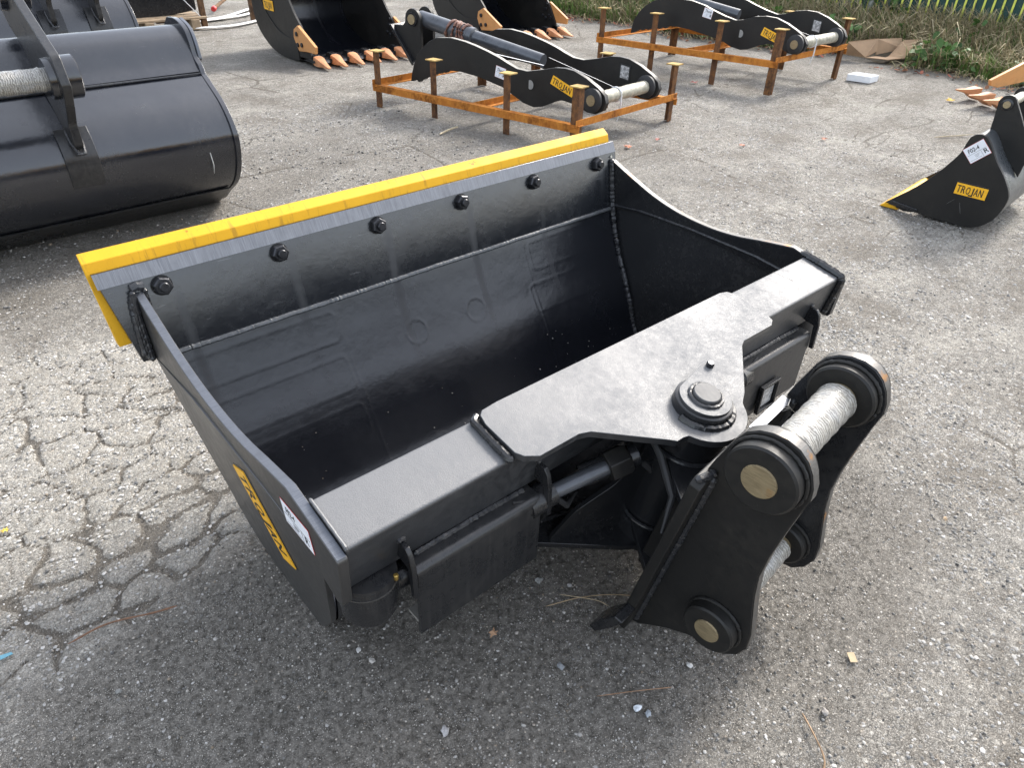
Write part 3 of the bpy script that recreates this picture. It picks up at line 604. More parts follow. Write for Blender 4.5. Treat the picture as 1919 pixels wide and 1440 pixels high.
# lifting / retaining hooks
for k, x in enumerate((.497, .882, 2.09)):
    hp = [(.908, .282), (.896, .290), (.870, .288), (.858, .272), (.850, .235), (.848, .150), (.862, .150), (.868, .232), (.905, .240)]
    MB().prism(hp, (x, 0, 0), Yv, Zv, Xv, .012).build('retaining_hook', PAINT, bucket, bevel=.002)
    mb = MB(); mb.weldpath([(x-.003, .893, .292), (x+.004, .891, .298), (x+.015, .893, .290)], .006, 60+k); mb.build('weld_bead', WELD, bucket)
# hydraulic cylinders
for sg in (-1, 1):
    xa, xb_ = (.43, .90) if sg < 0 else (2.17, 1.70)
    a_ = V(xa, .95, .125); b2 = V(xb_, .885, .178); hub = V(1.286+sg*.150, .80, .245)
    cb = MB().cyl(a_, b2, .031).build('hydraulic_cylinder', PAINT, bucket)
    d_ = nrm(b2-a_); MB().lathe(b2-d_*.05, d_, [(0, .037), (.05, .037), (.054, .033), (.075, .033)], 28).build('gland_nut', PAINT, cb)
    MB().cyl(b2, hub, .0195).build('piston_rod', CHROME, cb); MB().cyl(b2+d_*.115, hub, .030).build('rod_sleeve', PAINT, cb)
    mb = MB(); nutgeo(mb, hub-nrm(hub-b2)*.085, hub-b2, .042, .06); mb.build('rod_end', PAINTMATT, cb, bevel=.002)
    MB().tube([b2+V(-sg*-.10, .0, .04), b2+V(-.02*sg, -.02, .0), b2+V(-.06*sg, -.025, -.05), b2+V(-.12*sg, -.0, -.06)], .008, 8).build('hose', RUBBER, cb)
pot = MB().lathe(V(.435, .935, .085), Zv, [(0, .040), (.006, .054), (.022, .062), (.08, .066), (.132, .066)], 36).build('cylinder_housing', PAINTD, bucket)
MB().lathe(V(.435, .935, .190), Zv, [(0, .0672), (.003, .0672)], 36).build('housing_rim', EDGER, pot)
MB().lathe(V(2.165, .945, .085), Zv, [(0, .035), (.006, .045), (.022, .05), (.08, .052), (.13, .052)], 36).build('cylinder_housing', PAINTD, bucket)
MB().lathe(V(.475, .88, .205), V(0, 0, 1), [(0, .005), (.012, .006), (.014, .004)], 10).build('grease_nipple', simple('brass', (.45, .30, .08), .35, .8), bucket)
# ---- hitch with two ears
Dh = nrm(V(math.cos(R(6)), 0, 0)+math.sin(R(6))*T); Fh = np.cross(Dh, Nn); Ph = bp(PC[0], PC[1], .02)
def hp_(d, f, n): return Ph+Dh*d+Fh*f+Nn*n
EAR = [(.130, -.618), (.167, -.600), (.235, -.527), (.288, -.484), (.320, -.465), (.350, -.456), (.383, -.445), (.406, -.411), (.415, -.366), (.405, -.315), (.382, -.253), (.360, -.193), (.343, -.130), (.336, -.059), (.334, .014), (.334, .084), (.336, .142), (.328, .172), (.312, .201), (.294, .221), (.270, .235), (.241, .239), (.211, .232), (.187, .219), (.166, .196), (.152, .155), (.138, .085), (.130, .025)]
UP, LO = (.241, .142), (.323, -.362)
for k, d0 in enumerate((-.21, .165)):
    e2 = MB().prism(EAR, hp_(d0, 0, 0), Fh, Nn, Dh, .030).build('hitch_ear', PAINTMATT if k == 0 else PAINT, bucket, bevel=.002)
    # bare rim of the ear end
    rim = [(f_, n_) for f_, n_ in EAR[6:27]]
    vs = []
    for f_, n_ in rim:
        c = np.array([.241, .142]); d = np.array([f_, n_])-c; d = d/np.linalg.norm(d)*.0012 if n_ > .06 else np.array([.0012, 0])
        vs += [hp_(d0+.0025, f_+d[0], n_+d[1]), hp_(d0+.0275, f_+d[0], n_+d[1])]
    MB().add(vs, [(2*i, 2*i+1, 2*i+3, 2*i+2) for i in range(len(rim)-1)]).build('bare_rim', EDGER, e2, smooth=50)
    out = -1 if k == 0 else 1
    for (f_, n_), rb in ((UP, .080), (LO, .067)):
        for o_, r2, hh in ((out, rb, .036), (-out, rb*.98, .030)):
            st_ = d0 if o_ < 0 else d0+.030
            MB().lathe(hp_(st_, f_, n_), Dh*o_, [(0, r2), (hh-.004, r2), (hh, r2-.005)], 40).build('boss_collar', PAINTMATT, e2)
            mb = MB(); mb.weldpath([hp_(st_+o_*.004, f_+(r2+.003)*math.cos(a), n_+(r2+.003)*math.sin(a)) for a in np.linspace(0, 2*math.pi, 60)], .0048, 70+k); mb.build('weld_bead', PAINTMATT, e2)
for (f_, n_), rp in ((UP, .0385), (LO, .032)):
    pn = MB().lathe(hp_(-.2125-.0375, f_, n_), Dh, [(0, rp-.001), (.002, rp), (.475, rp), (.477, rp-.001)], 36).build('hitch_pin', PINEND, bucket)
    g = np.random.default_rng(5); prf = []; L0, L1 = .078, .370
    for h in np.linspace(L0, L1, 60): prf.append((h, rp*1.16+g.normal(0, .0005)+.0006*math.sin(h*140)))
    w_ = MB(); w_.lathe(hp_(-.25, f_, n_), Dh, [(L0-.004, rp*.98)]+prf+[(L1+.004, rp*.98)], 40, caps=False); wo = w_.build('wrap', WRAP, pn)
    me = wo.data; uvl = me.uv_layers.new(name='UVMap'); lo_ = world_origin(bucket)
    for lp in me.loops:
        q = (np.array(me.vertices[lp.vertex_index].co)+lo_-V(0, 0, XF[1]))/XF[0]-hp_(-.25, f_, n_); ang = math.atan2(q@Nn, q@Fh)/(2*math.pi); uvl.data[lp.index].uv = (q@Dh*5, ang)
mb = MB()
for k in range(5): a = hp_(.0, UP[0]-.045, UP[1]); mb.tube([a+V(0, 0, .0), a+V(-.01-.004*k, .01, .012+.004*k), a+V(-.018+.006*k, .022, .006*k)], .0015, 5, seed=k)
mb.build('wrap_tail', WRAP, bucket)
MB().prism([(-.265, -.585), (.225, -.585), (.225, .035), (.21, .05), (-.25, .05), (-.265, .035)], hp_(0, .126, 0), Dh, Nn, Fh, .028).build('hitch_base_plate', PAINTMATT, bucket, bevel=.003)
MB().prism([(-.02, .049), (.150, .049), (.150, .0512), (-.02, .0512)], hp_(0, .1275, 0), Dh, Nn, Fh, .025).build('base_plate_top_edge', EDGE, bucket)
mb = MB(); mb.weldpath([hp_(-.216, .157, -.58), hp_(-.216, .157, .0), hp_(-.216, .156, .045)], .009, 81); mb.build('weld_bead', WELD, bucket)
mb = MB(); mb.weldpath([hp_(.160, .156, -.58), hp_(.160, .156, .05)], .009, 82); mb.build('weld_bead', WELD, bucket)
mb = MB(); mb.weldpath([hp_(-.26, .135, .050), hp_(-.22, .15, .052), hp_(-.212, .150, .060)], .010, 83); mb.build('weld_bead', WELD, bucket)
MB().prism([(0, 0), (.026, .0), (.004, -.06), (-.028, -.125), (-.050, -.122), (-.030, -.06)], hp_(-.325, .130, -.470), Fh, Nn, Dh, .062).build('toe_lug', PAINT, bucket, bevel=.003)
MB().prism([(-.15, -.46), (.13, -.46), (.13, -.13), (-.15, -.13)], hp_(0, .126, 0), Dh, Nn, -Fh, .055).build('hub_block', PAINTMATT, bucket, bevel=.004)
for n_ in (-.130, -.43): MB().prism([(-.20, .125), (.18, .125), (.10, .0), (.0, -.095), (-.10, 0)], hp_(0, 0, n_), Dh, Fh, Nn, .02).build('hub_plate', PAINT, bucket, bevel=.002)
MB().tube([hp_(-.11, -.10, -.04), hp_(-.13, .0, -.09), hp_(-.16, .08, -.15), hp_(-.24, .118, -.19)], .010, 8).build('hose', RUBBER, bucket)

XF[:] = [YARD, 0.0]
# ---------------------------------------------------------------- large bucket seen from the back, left
def back_bucket(name, label, x_end, x0, y0, sc, ears, grp, pads=True, pin=True):
    t = thing(name, label, 'excavator bucket', (x_end-.6*sc, y0, 0), grp)
    P = [(.30, .02), (.10, -.0), (-.05, .010), (-.187, .095), (-.314, .18), (-.393, .279), (-.425, .387), (-.407, .466), (-.34, .546), (-.239, .608), (-.175, .643)]
    U2 = [(-.170, .655), (-.125, .70), (-.085, .765), (-.045, .80), (.03, .825), (.12, .805)]
    def Q(p): return (y0+p[0]*sc, p[1]*sc+.002)
    pl = catmull([Q(p) for p in P], 8); ul = catmull([Q(p) for p in U2], 6)
    def shell(pts, nm, m):
        nn = []
        pts = np.array(pts); tg = np.gradient(pts, axis=0); tg /= np.linalg.norm(tg, axis=1)[:, None]; nr = np.stack([-tg[:, 1], tg[:, 0]], 1)
        inn = pts-nr*.012*np.sign((nr@np.array([-1, .3])).mean())
        return MB().prism([tuple(p) for p in pts]+[tuple(p) for p in inn[::-1]], (x0, 0, 0), Yv, Zv, Xv, x_end-x0).build(nm, m, t, smooth=40)
    shell(pl, 'back_shell', PAINTB); shell(ul, 'upper_shell', PAINTB)
    # groove bar between them
    g0 = Q((-.172, .648)); MB().tube([(x0, g0[0]-.006, g0[1]), ((x0+x_end)/2, g0[0]-.006, g0[1]), (x_end, g0[0]-.006, g0[1])], .009*sc, 8).build('weld_bead', WELD, t)
    # heel plate
    hp2 = catmull([Q(p) for p in [(.02, -.002), (-.06, .008), (-.187, .088), (-.262, .138)]], 5); off = [(p[0]-.008, p[1]-.006+.002) for p in hp2]
    MB().prism([tuple(p) for p in hp2]+[tuple(p) for p in off[::-1]], (x0, 0, 0), Yv, Zv, Xv, x_end-x0-.01).build('heel_plate', PAINTD, t, bevel=.001)
    sp = [tuple(p) for p in catmull([Q((p[0]*1.025-.003, p[1])) for p in P], 6)]+[tuple(p) for p in catmull([Q(p) for p in [(-.165, .68), (-.120, .715), (-.105, .77), (-.07, .822), (.02, .850), (.13, .845)]], 4)]+[Q((.45, .62)), Q((.6, .35)), Q((.62, .1)), Q((.5, .0))]
    for xe in (x_end, x0-.02): MB().prism(sp, (xe, 0, 0), Yv, Zv, Xv, .022).build('side_plate', PAINTB, t, bevel=.002)
    ep = [tuple(p) for p in catmull([Q(p) for p in [(-.130, .70), (-.112, .775), (-.072, .826), (.02, .853)]], 5)]
    ep2 = [(a+.03*sc, b-.03*sc) for a, b in ep]
    MB().prism(ep+ep2[::-1], (x_end+.0225, 0, 0), Yv, Zv, Xv, .014).build('edge_doubler', EDGE, t, bevel=.001)
    for k, ex in enumerate(ears):
        foot = [Q(p) for p in [(-.400, .500), (-.430, .470), (-.470, .50), (-.465, .58), (-.515, .64), (-.585, .74), (-.545, .84), (-.44, .885), (-.28, .955), (-.12, 1.03), (.05, 1.12), (.20, 1.10), (.22, .98), (.10, .86), (-.05, .80), (-.165, .66), (-.26, .60), (-.35, .54)]]
        MB().prism(roundpoly(foot, .03*sc, 4), (ex-.016, 0, 0), Yv, Zv, Xv, .032).build('ear_plate', PAINTD, t, bevel=.003)
        if pads:
            pp = [Q(p) for p in [(-.402, .315), (-.421, .372), (-.430, .42), (-.418, .46), (-.395, .505), (-.36, .545)]]; pq = [(a-.010, b+.002) for a, b in pp]
            MB().prism(pp+pq[::-1], (ex-.062*sc, 0, 0), Yv, Zv, Xv, .124*sc).build('wear_pad', PAINTD, t, bevel=.0015)
        fy, fz = Q((-.405, .475)); mb = MB(); mb.weldpath([(ex-.018, *Q((-.36, .545))), (ex-.020, *Q((-.42, .50))), (ex-.012, *Q((-.470, .468))), (ex+.012, *Q((-.470, .468))), (ex+.020, *Q((-.42, .50))), (ex+.018, *Q((-.3, .59)))], .007, 90+k); mb.build('weld_bead', WELD, t)
        for (by, bz) in ((-.46, .752), (.02, 1.0)):
            cy, cz = Q((by, bz)); MB().lathe((ex+.016, cy, cz), Xv, [(0, .078*sc), (.05, .078*sc), (.055, .070*sc)], 36).build('pin_boss', PAINTB, t)
            MB().lathe((ex-.016, cy, cz), -Xv, [(0, .075*sc), (.022, .072*sc)], 32).build('pin_boss', PAINTB, t)
    if pin:
        cy, cz = Q((-.46, .752)); a, b = ears[0]-.02, ears[-1]+.02
        pn = MB().cyl((min(ears)-.5 if len(ears) == 1 else min(ears), cy, cz), (max(ears)-.03, cy, cz), .036*sc).build('pin', CHROME, t)
        g = np.random.default_rng(9); Lp = max(ears)-.035-(min(ears)-.45 if len(ears) == 1 else min(ears)+.03); st = max(ears)-.035-Lp
        wo = MB().lathe((st, cy, cz), Xv, [(h, .042*sc+g.normal(0, .0012)) for h in np.linspace(0, Lp, 50)], 32, caps=False).build('wrap', WRAP, pn)
        me = wo.data; uvl = me.uv_layers.new(name='UVMap'); lo_ = world_origin(t)
        for lp in me.loops:
            q = (np.array(me.vertices[lp.vertex_index].co)+lo_-V(0, 0, XF[1]))/XF[0]-V(st, cy, cz); uvl.data[lp.index].uv = (q[0]*5, math.atan2(q[2], q[1])/6.283)
    return t
GB = 'black buckets standing back to the viewer at the left'
b1 = back_bucket('ditch_bucket', 'large glossy black bucket at the left edge with a plastic-wrapped pin', 1.206, -.75, 3.75, 1.0, [.0, .575], GB)
MB().tube([(1.085, 3.3335, .40), (1.09, 3.328, .36), (1.095, 3.33, .31), (1.092, 3.34, .27)], .0022, 5).build('scratch_mark', simple('scratched_metal', (.5, .5, .48), .5), b1)
b2_ = back_bucket('ditch_bucket', 'black bucket further back at the left with two ear plates welded on square pads', 1.64, -.2, 6.49, 1.15, [1.13, 1.42], GB, pin=False)
for o in b2_.children:
    pass

# ---------------------------------------------------------------- digging buckets with teeth
def tooth_parts(t, x, y, z=.035, s=1.0):
    mb = MB()
    secs = [(0, .044, .036), (-.04, .045, .038), (-.075, .040, .032), (-.12, .030, .020), (-.19, .021, .008), (-.215, .017, .005)]
    vs = []; fs = []
    for k, (dy, w, h) in enumerate(secs):
        zc = z-.05*(-dy/.2)*.55
        vs += [(x-w*s, y+dy*s, zc-h*s*.8), (x+w*s, y+dy*s, zc-h*s*.8), (x+w*.9*s, y+dy*s, zc+h*s), (x+w*.35*s, y+dy*s, zc+h*1.15*s), (x-w*.35*s, y+dy*s, zc+h*1.15*s), (x-w*.9*s, y+dy*s, zc+h*s)]
    for k in range(len(secs)-1):
        for i in range(6): fs.append((k*6+i, k*6+(i+1) % 6, (k+1)*6+(i+1) % 6, (k+1)*6+i))
    fs += [tuple(range(6)), tuple(range(len(secs)*6-1, len(secs)*6-7, -1))]
    vs = [(a, b, max(c, .004)) for a, b, c in vs]
    o = mb.add(vs, fs).build('tooth', TOOTH, t, bevel=.004)
    MB().lathe((x-.0465*s, y-.028*s, z), (-1, 0, 0), [(0, .013*s), (.004, .012*s)], 14).build('tooth_pin_hole', INK, o)
    MB().prism([(-.001, -.03), (.10, -.03), (.12, .0), (.08, .045), (-.001, .04)], (x-.03*s, y, z+.004), Yv, Zv, Xv, .06*s).build('tooth_adapter', PAINT, t, bevel=.004)
def dig_bucket(name, label, xl, xr, Y0, teeth, mirrorlabel=True, sc=1.0, cut=TOOTHY):
    t = thing(name, label, 'excavator bucket', ((xl+xr)/2, Y0+.5, 0), 'toothed digging buckets with orange teeth')
    P = [(.06, .055), (.20, .030), (.357, .006), (.50, .002), (.628, .008), (.78, .035), (.914, .090), (1.04, .175), (1.11, .29), (1.12, .43), (1.06, .60), (.94, .75), (.78, .86), (.62, .90)]
    pts = catmull([(Y0+a*sc, b*sc) for a, b in P], 8); tg = np.gradient(pts, axis=0); tg /= np.linalg.norm(tg, axis=1)[:, None]; nr = np.stack([tg[:, 1], -tg[:, 0]], 1); inn = pts-nr*.018
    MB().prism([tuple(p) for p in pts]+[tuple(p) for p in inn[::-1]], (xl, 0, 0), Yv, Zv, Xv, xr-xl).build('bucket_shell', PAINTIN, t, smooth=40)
    sp = [tuple(p) for p in pts[8:]]+[tuple(p) for p in catmull([(Y0+a*sc, b*sc) for a, b in [(.60, .89), (.50, .80), (.43, .66), (.341, .50), (.255, .39), (.16, .30), (.06, .15), (.02, .07)]], 4)]
    for xe in (xl-.02, xr): MB().prism(sp, (xe, 0, 0), Yv, Zv, Xv, .02).build('side_plate', PAINTMATT, t, bevel=.002)
    MB().prism([(Y0-.04, .03), (Y0+.25, .03), (Y0+.25, .052), (Y0+.02, .062)], (xl-.02, 0, 0), Yv, Zv, Xv, xr-xl+.04).build('lip_plate', PAINT, t, bevel=.002)
    wp = catmull([(Y0+a*sc, b*sc) for a, b in [(.27, .20), (.40, .19), (.60, .22), (.80, .33), (.93, .46), (1.05, .47)]], 6)
    wear = [tuple(p) for p in wp]+[tuple(p) for p in pts[::-1] if p[1] < .44 and p[0] > Y0+.25]
    MB().prism(wear, (xl-.027, 0, 0), Yv, Zv, Xv, .0066).build('wear_plate', PAINTMATT, t, bevel=.001)
    cp = [(.17, .312), (-.118, .175), (-.106, .118), (.02, .115), (.194, .098), (.235, .14), (.27, .205), (.255, .27)]
    for xe, dx in ((xl-.05, 0), (xr+.02, 0)):
        o = MB().prism([(Y0+a*sc, b*sc+.01) for a, b in cp], (xe, 0, 0), Yv, Zv, Xv, .028).build('side_cutter', cut, t, bevel=.004)
        for a, b in ((.20, .24), (.20, .15), (.12, .16)):
            mb = MB(); nutgeo(mb, V(xe if xe < (xl+xr)/2 else xe-.022, Y0+a*sc, b*sc+.01), V(-1, 0, 0), .020, .012); mb.build('bolt', NUTM, o)
    for a, b in ((.10, .11), (.17, .17), (.20, .10), (.14, .22)):
        mb = MB(); nutgeo(mb, V(xr-.0005, Y0+a*sc+.05, b*sc+.08), V(-1, 0, 0), .016, .014); mb.build('bolt', NUTM, t)
    for x in teeth: tooth_parts(t, x, Y0+.0, .05)
    return t
b3 = dig_bucket('digging_bucket', 'black digging bucket with six orange teeth and a yellow name plate on its side', 3.17, 4.10, 6.34, [3.19, 3.36, 3.535, 3.71, 3.885, 4.04])
trojan(V(3.1275+.02, 6.34+.86, .375), -Yv, Zv, .20, .085, b3, -Xv, .003)
b4 = dig_bucket('digging_bucket', 'black digging bucket with orange teeth behind the nearer thumb rack', 5.28, 6.17, 6.34, [5.32, 5.50, 5.68, 5.86, 6.04, 6.20])

# ---------------------------------------------------------------- racks
def rack(label, A, B, Cc, Dd, E, H, rz):
    t = thing('steel_rack', label, 'rack', (*((np.array(A)+np.array(E))/2), 0), 'rusty angle iron racks holding thumbs')
    A, B, Cc, Dd, E = [V(*p, 0) for p in (A, B, Cc, Dd, E)]; w = nrm(E-Dd); L = np.linalg.norm(E-Dd); u = nrm(Dd-A)
    cols = [A, B, Cc, Dd]; pu = V(-u[1], u[0], 0)
    for k, p in enumerate(cols+[q+w*L for q in cols]):
        s_ = 1 if k < 4 else -1; a = .050; tk = .006
        prf = [(0, 0), (a, 0), (a, tk), (tk, tk), (tk, a), (0, a)]
        O = p-u*.0
        po = MB().prism(prf, O+Zv*0.0, u*(-1 if k % 4 == 3 else 1), w*s_, Zv, H-.006).build('post', RUSTD, t, bevel=.001)
        c = p+w*s_*.02+u*(-.02 if k % 4 == 3 else .02)
        MB().box((c[0], c[1], H-.002), (.085, .075, .008), u, w).build('post_cap', RUSTT, po, bevel=.001)
        pass
    def rail(a, b, z, n, up=1):
        d = nrm(b-a); Lr = np.linalg.norm(b-a)
        prf = [(0, 0), (.045, 0), (.045, -.006), (.006, -.006), (.006, -.048), (0, -.048)] if up else [(0, 0), (.045, 0), (.045, .006), (.006, .006), (.006, .045), (0, .045)]
        MB().prism(prf, a+Zv*z, n, Zv, d, Lr).build('rail', RUST, t, bevel=.001)
    rail(A-w*.008-u*.02, Dd-w*.008+u*.02, rz, w, 1); rail(A+w*(L+.008)-u*.02, Dd+w*(L+.008)+u*.02, rz, -w, 1)
    rail(A-u*.0075-w*.02, A+w*(L+.02)-u*.0075, rz-.012, u, 0); rail(Dd+u*.008-w*.02, Dd+w*(L+.02)+u*.008, rz-.012, -u, 0)
    mid = B*.5+Cc*.5; rail(mid, mid+w*L, rz-.06, u, 0)
    return t, u, w, A
def shift(p, o, d): return p
def thumb(label, A, u, w, off, width, outl, holes, lab, stk, pins, cyl0, cyl1, bracket=True, big=False):
    base = A+w*(off+width/2)+u*.9
    t = thing('bucket_thumb', label, 'excavator thumb', (base[0], base[1], 0), 'black hydraulic thumbs lying on the racks')
    O1 = A+w*off; nw = V(-u[1], u[0], 0); out = -nrm(np.cross(u, Zv)); out = out if out@w < 0 else -out
    tk = .035
    for k, (O, dd) in enumerate(((O1, w*tk), (O1+w*(width-tk), w*tk))):
        e = MB().prism(outl, O, u, Zv, w, tk).build('thumb_plate', PAINTMATT, t, bevel=.002)
        top = [(a, b+.0014) for a, b in outl[5:16]]
        vs = []
        for a, b in top: vs += [O+u*a+Zv*b+w*.003, O+u*a+Zv*b+w*(tk-.003)]
        MB().add(vs, [(2*i, 2*i+1, 2*i+3, 2*i+2) for i in range(len(top)-1)]).build('bare_edge', simple('pale_cut_edge', (.46, .44, .38), .45, .3, var=.2, sc=40) if False else PALE, e, smooth=60)
        a, b = pins[0]
        for s_ in (0, 1):
            o_ = O+w*(tk if s_ else 0)
            MB().lathe(o_+u*a+Zv*b, w if s_ else -w, [(0, .075), (.018, .075), (.022, .068)], 32).build('pin_boss', RUBBER, e)
    a, b = pins[0]
    pn = MB().cyl(O1+u*a+Zv*b-w*.028, O1+u*a+Zv*b+w*(width+.03), .034).build('pin', PINEND, t)
    wo = MB().lathe(O1+u*a+Zv*b+w*.062, w, [(h, .042+rng.normal(0, .0012)) for h in np.linspace(0, width-.125, 40)], 28, caps=False).build('wrap', WRAP2, pn)
    MB().lathe(O1+u*holes[0][0]+Zv*holes[0][1]-w*.0012, -w, [(0, .030), (.001, .030)], 24).build('hole', simple('hole_shadow_grey', (.25, .25, .24), .6) if False else HOLE, t)
    # lettering plate, sloping with the arm
    (la, lb), (ra, rb), lh = lab
    U = nrm(u*(ra-la)+Zv*(rb-lb)); Vv = nrm(np.cross(-nw, U)); Vv = Vv if Vv[2] > 0 else -Vv
    trojan(O1+u*la+Zv*lb-nw*.001, U, Vv, np.hypot(ra-la, rb-lb), lh, t, -nw, .003)
    Us = nrm(u-Zv*.18); Vs = nrm(np.cross(-nw, Us)); Vs = Vs if Vs[2] > 0 else -Vs
    sticker(O1+u*stk[0]+Zv*stk[1]-nw*.0008, Us, Vs, .085, .075, t, -nw, 'Thumb', 'R')
    # id plate inside the far plate
    Ai = O1+w*(width-tk)-nw*.001; fp = MB().prism([(0, 0), (.085, -.01), (.085, .095), (0, .105)], Ai+u*(pins[0][0]-.22)+Zv*(pins[0][1]+.02), u, Zv, -nw, .004).build('id_plate_frame', INK, t)
    MB().prism([(.01, .012), (.075, .002), (.075, .085), (.01, .095)], Ai+u*(pins[0][0]-.22)+Zv*(pins[0][1]+.02)-nw*.004, u, Zv, -nw, .002).build('id_plate', GREYPLATE, fp)
    # cylinder
    c0, c1 = cyl0, cyl1; d = nrm(c1-c0); L = np.linalg.norm(c1-c0)
    cb = MB().lathe(c0, d, [(0, .050), (.02, .056), (L*.42, .056), (L*.425, .060), (L*.46, .060), (L*.465, .045), (L, .045)], 32).build('cylinder_barrel', CHROME, t)
    if not big:
        mb = MB()
        for k in range(5): mb.tube([c0+d*(L*(.27+.035*k))+(nrm(np.cross(d, Zv))*math.cos(a)+np.cross(nrm(np.cross(d, Zv)), d)*math.sin(a))*.062+d*.02*math.sin(a+k) for a in np.linspace(0, 2*math.pi, 20)], .010, 7, .15, seed=k)
        mb.build('hose_wrap', ROPE, cb)
    # bracket at the cylinder base
    if bracket:
        for s_ in (-.085, .060):
            br = [(-.20, .0), (-.10, .005), (-.075, .03)]+[(0+.072*math.cos(R(a)), .055+.072*math.sin(R(a))) for a in np.linspace(170, 0, 10)]+[(.072, -.17), (.0, -.23)]
            bo = MB().prism(br, c0+nw*s_-Zv*.055-d*.0, u, Zv, nw, .028).build('bracket_plate', PAINTMATT, t, bevel=.002)
            MB().lathe(c0+nw*(s_ if s_ < 0 else s_+.028), nw*(-1 if s_ < 0 else 1), [(0, .050), (.012, .048)], 26).build('bracket_boss', PAINT, bo)
            MB().lathe(c0+nw*(s_ if s_ < 0 else s_+.028), nw*(-1 if s_ < 0 else 1), [(0, .034), (.018, .034)], 26).build('bracket_pin', PINEND, bo)
        MB().prism([(-.21, .003), (-.19, .006), (.02, -.25), (.0, -.262)], c0-nw*.12-Zv*.055, u, Zv, nw, .26).build('bracket_base', PAINT, t, bevel=.002)
    # straps
    mb = MB(); s0 = O1+u*.48+Zv*.462+w*.01; s1 = O1+u*1.18+Zv*.40+w*.10; s2 = O1+u*1.52+Zv*.43+w*.30; s3 = O1+u*(pins[0][0]-.02)+Zv*(pins[0][1]+.045)+w*.24
    if not big: mb.tube([s0, s1], .016, 6, flat=.12)
    mb.tube([O1+u*1.25+Zv*(outl[9][1]-.01)+w*.06, s3], .006, 6, flat=.3); mb.build('strap', STRAP, t)
    q = O1+u*pins[0][0]+Zv*pins[0][1]+w*.24; mb = MB(); mb.tube([q+(u*math.cos(a)+Zv*math.sin(a))*.045 for a in np.linspace(0, 2*math.pi, 18)]+[q+u*.045-Zv*.10, q+u*.03-Zv*.17], .006, 6); mb.build('strap', STRAP, t)
    return t
PALE = simple('pale_cut_edge', (.30, .285, .25), .45, .3, var=.2, sc=40)
HOLE = simple('hole_grey', (.25, .25, .24), .6)
STEELG = simple('plain_steel_grey', (.38, .39, .40), .35, .6)
WRAP2 = simple('wrapped_pin_cream', (.38, .355, .28), .35, .1, var=.35, sc=26, bump=.9)
HS = [(0, .30)]
OUT1 = [(.088, .160), (.100, .215), (.123, .278), (.160, .35), (.216, .407), (.28, .455), (.35, .485), (.477, .499), (.60, .488), (.69, .472), (.80, .447), (.896, .420), (.97, .393), (1.041, .371), (1.126, .366), (1.236, .390), (1.342, .418), (1.42, .424), (1.49, .418), (1.58, .387), (1.673, .340), (1.725, .300), (1.740, .255), (1.72, .205), (1.67, .178), (1.61, .178), (1.50, .215), (1.409, .225), (1.33, .195), (1.26, .160), (1.192, .145), (1.106, .160), (1.017, .199), (.928, .237), (.718, .276), (.564, .289), (.47, .283)]
for k in range(6): OUT1 += [(.44-.052*k, .276-.012*k-.004*k*k*.4), (.425-.052*k, .262-.012*k-.004*k*k*.4)]
OUT1 += [(.13, .185), (.11, .162)]
r1, u1, w1, A1 = rack('rusty orange steel rack with eight posts under the nearer black thumb', (2.885, 4.861), (3.042, 4.375), (3.198, 3.765), (3.327, 3.195), (4.413, 3.293), .39, .160)
v1 = V(-u1[1], u1[0], 0)
thumb('black hydraulic thumb with brown-taped cylinder on the nearer rusty rack', A1, u1, w1, .254, .63, OUT1, [(1.158, .287)], ((1.318, .318), (1.488, .255), .058), (.862, .375-.075), [(1.645, .262)], A1+v1*.50+u1*.03+Zv*.552, A1+v1*.50+u1*1.14+Zv*.392)
OUT2 = [(.130, .286), (.135, .33), (.150, .40), (.195, .47), (.25, .524), (.335, .575), (.50, .606), (.682, .600), (.80, .576), (.882, .547), (1.0, .512), (1.10, .490), (1.17, .502), (1.251, .532), (1.35, .546), (1.444, .541), (1.54, .510), (1.633, .466), (1.70, .425), (1.733, .375), (1.72, .325), (1.67, .292), (1.60, .292), (1.51, .335), (1.411, .345), (1.33, .318), (1.25, .282), (1.187, .270), (1.10, .285), (1.009, .325), (.834, .354), (.70, .377), (.543, .387)]
for k in range(6): OUT2 += [(.49-.056*k, .378-.010*k), (.47-.056*k, .360-.010*k)]
OUT2 += [(.16, .296)]
r2, u2, w2, A2 = rack('rusty brown steel rack further back beside the grass bank', (5.311, 4.909), (5.48, 4.442), (5.626, 3.862), (5.709, 3.304), (6.807, 3.300), .50, .262)
v2 = V(-u2[1], u2[0], 0)
thumb('black hydraulic thumb on the farther rack next to the weeds', A2, u2, w2, .257, .67, OUT2, [(1.165, .395)], ((1.34, .405), (1.50, .352), .066), (.80, .49), [(1.645, .367)], A2+v2*.5+u2*.02+Zv*.66, A2+v2*.5+u2*1.10+Zv*.50, bracket=False, big=True)

# ---------------------------------------------------------------- small ditch bucket at the right
a7 = R(4.39); n7 = V(math.cos(a7), math.sin(a7), 0); t7 = V(n7[1], -n7[0], 0); P7 = V(4.017, 1.37, 0)
b7 = thing('small_bucket', 'small black bucket with yellow edge and white sticker marked F02-4 R', 'excavator bucket', (4.2, 1.15, 0))
pp = [(-.118, .022), (.0, .135), (.078, .232), (.118, .295), (.149, .354), (.158, .400)]
pl7 = [tuple(q) for q in catmull(pp, 4)]+[(.166, .434), (.185, .452), (.209, .458), (.236, .449), (.258, .428)]+[tuple(q) for q in catmull([(.275, .405), (.315, .35), (.37, .29), (.414, .227), (.426, .176), (.410, .10), (.382, .055), (.340, .022), (.27, .008), (.156, .008), (.05, .012), (-.01, .003)], 4)]
WD = .62
for k in (0, 1): MB().prism(pl7, P7+n7*(WD-.02)*k, t7, Zv, n7, .020).build('side_plate', PAINTMATT if k == 0 else PAINT, b7, bevel=.002)
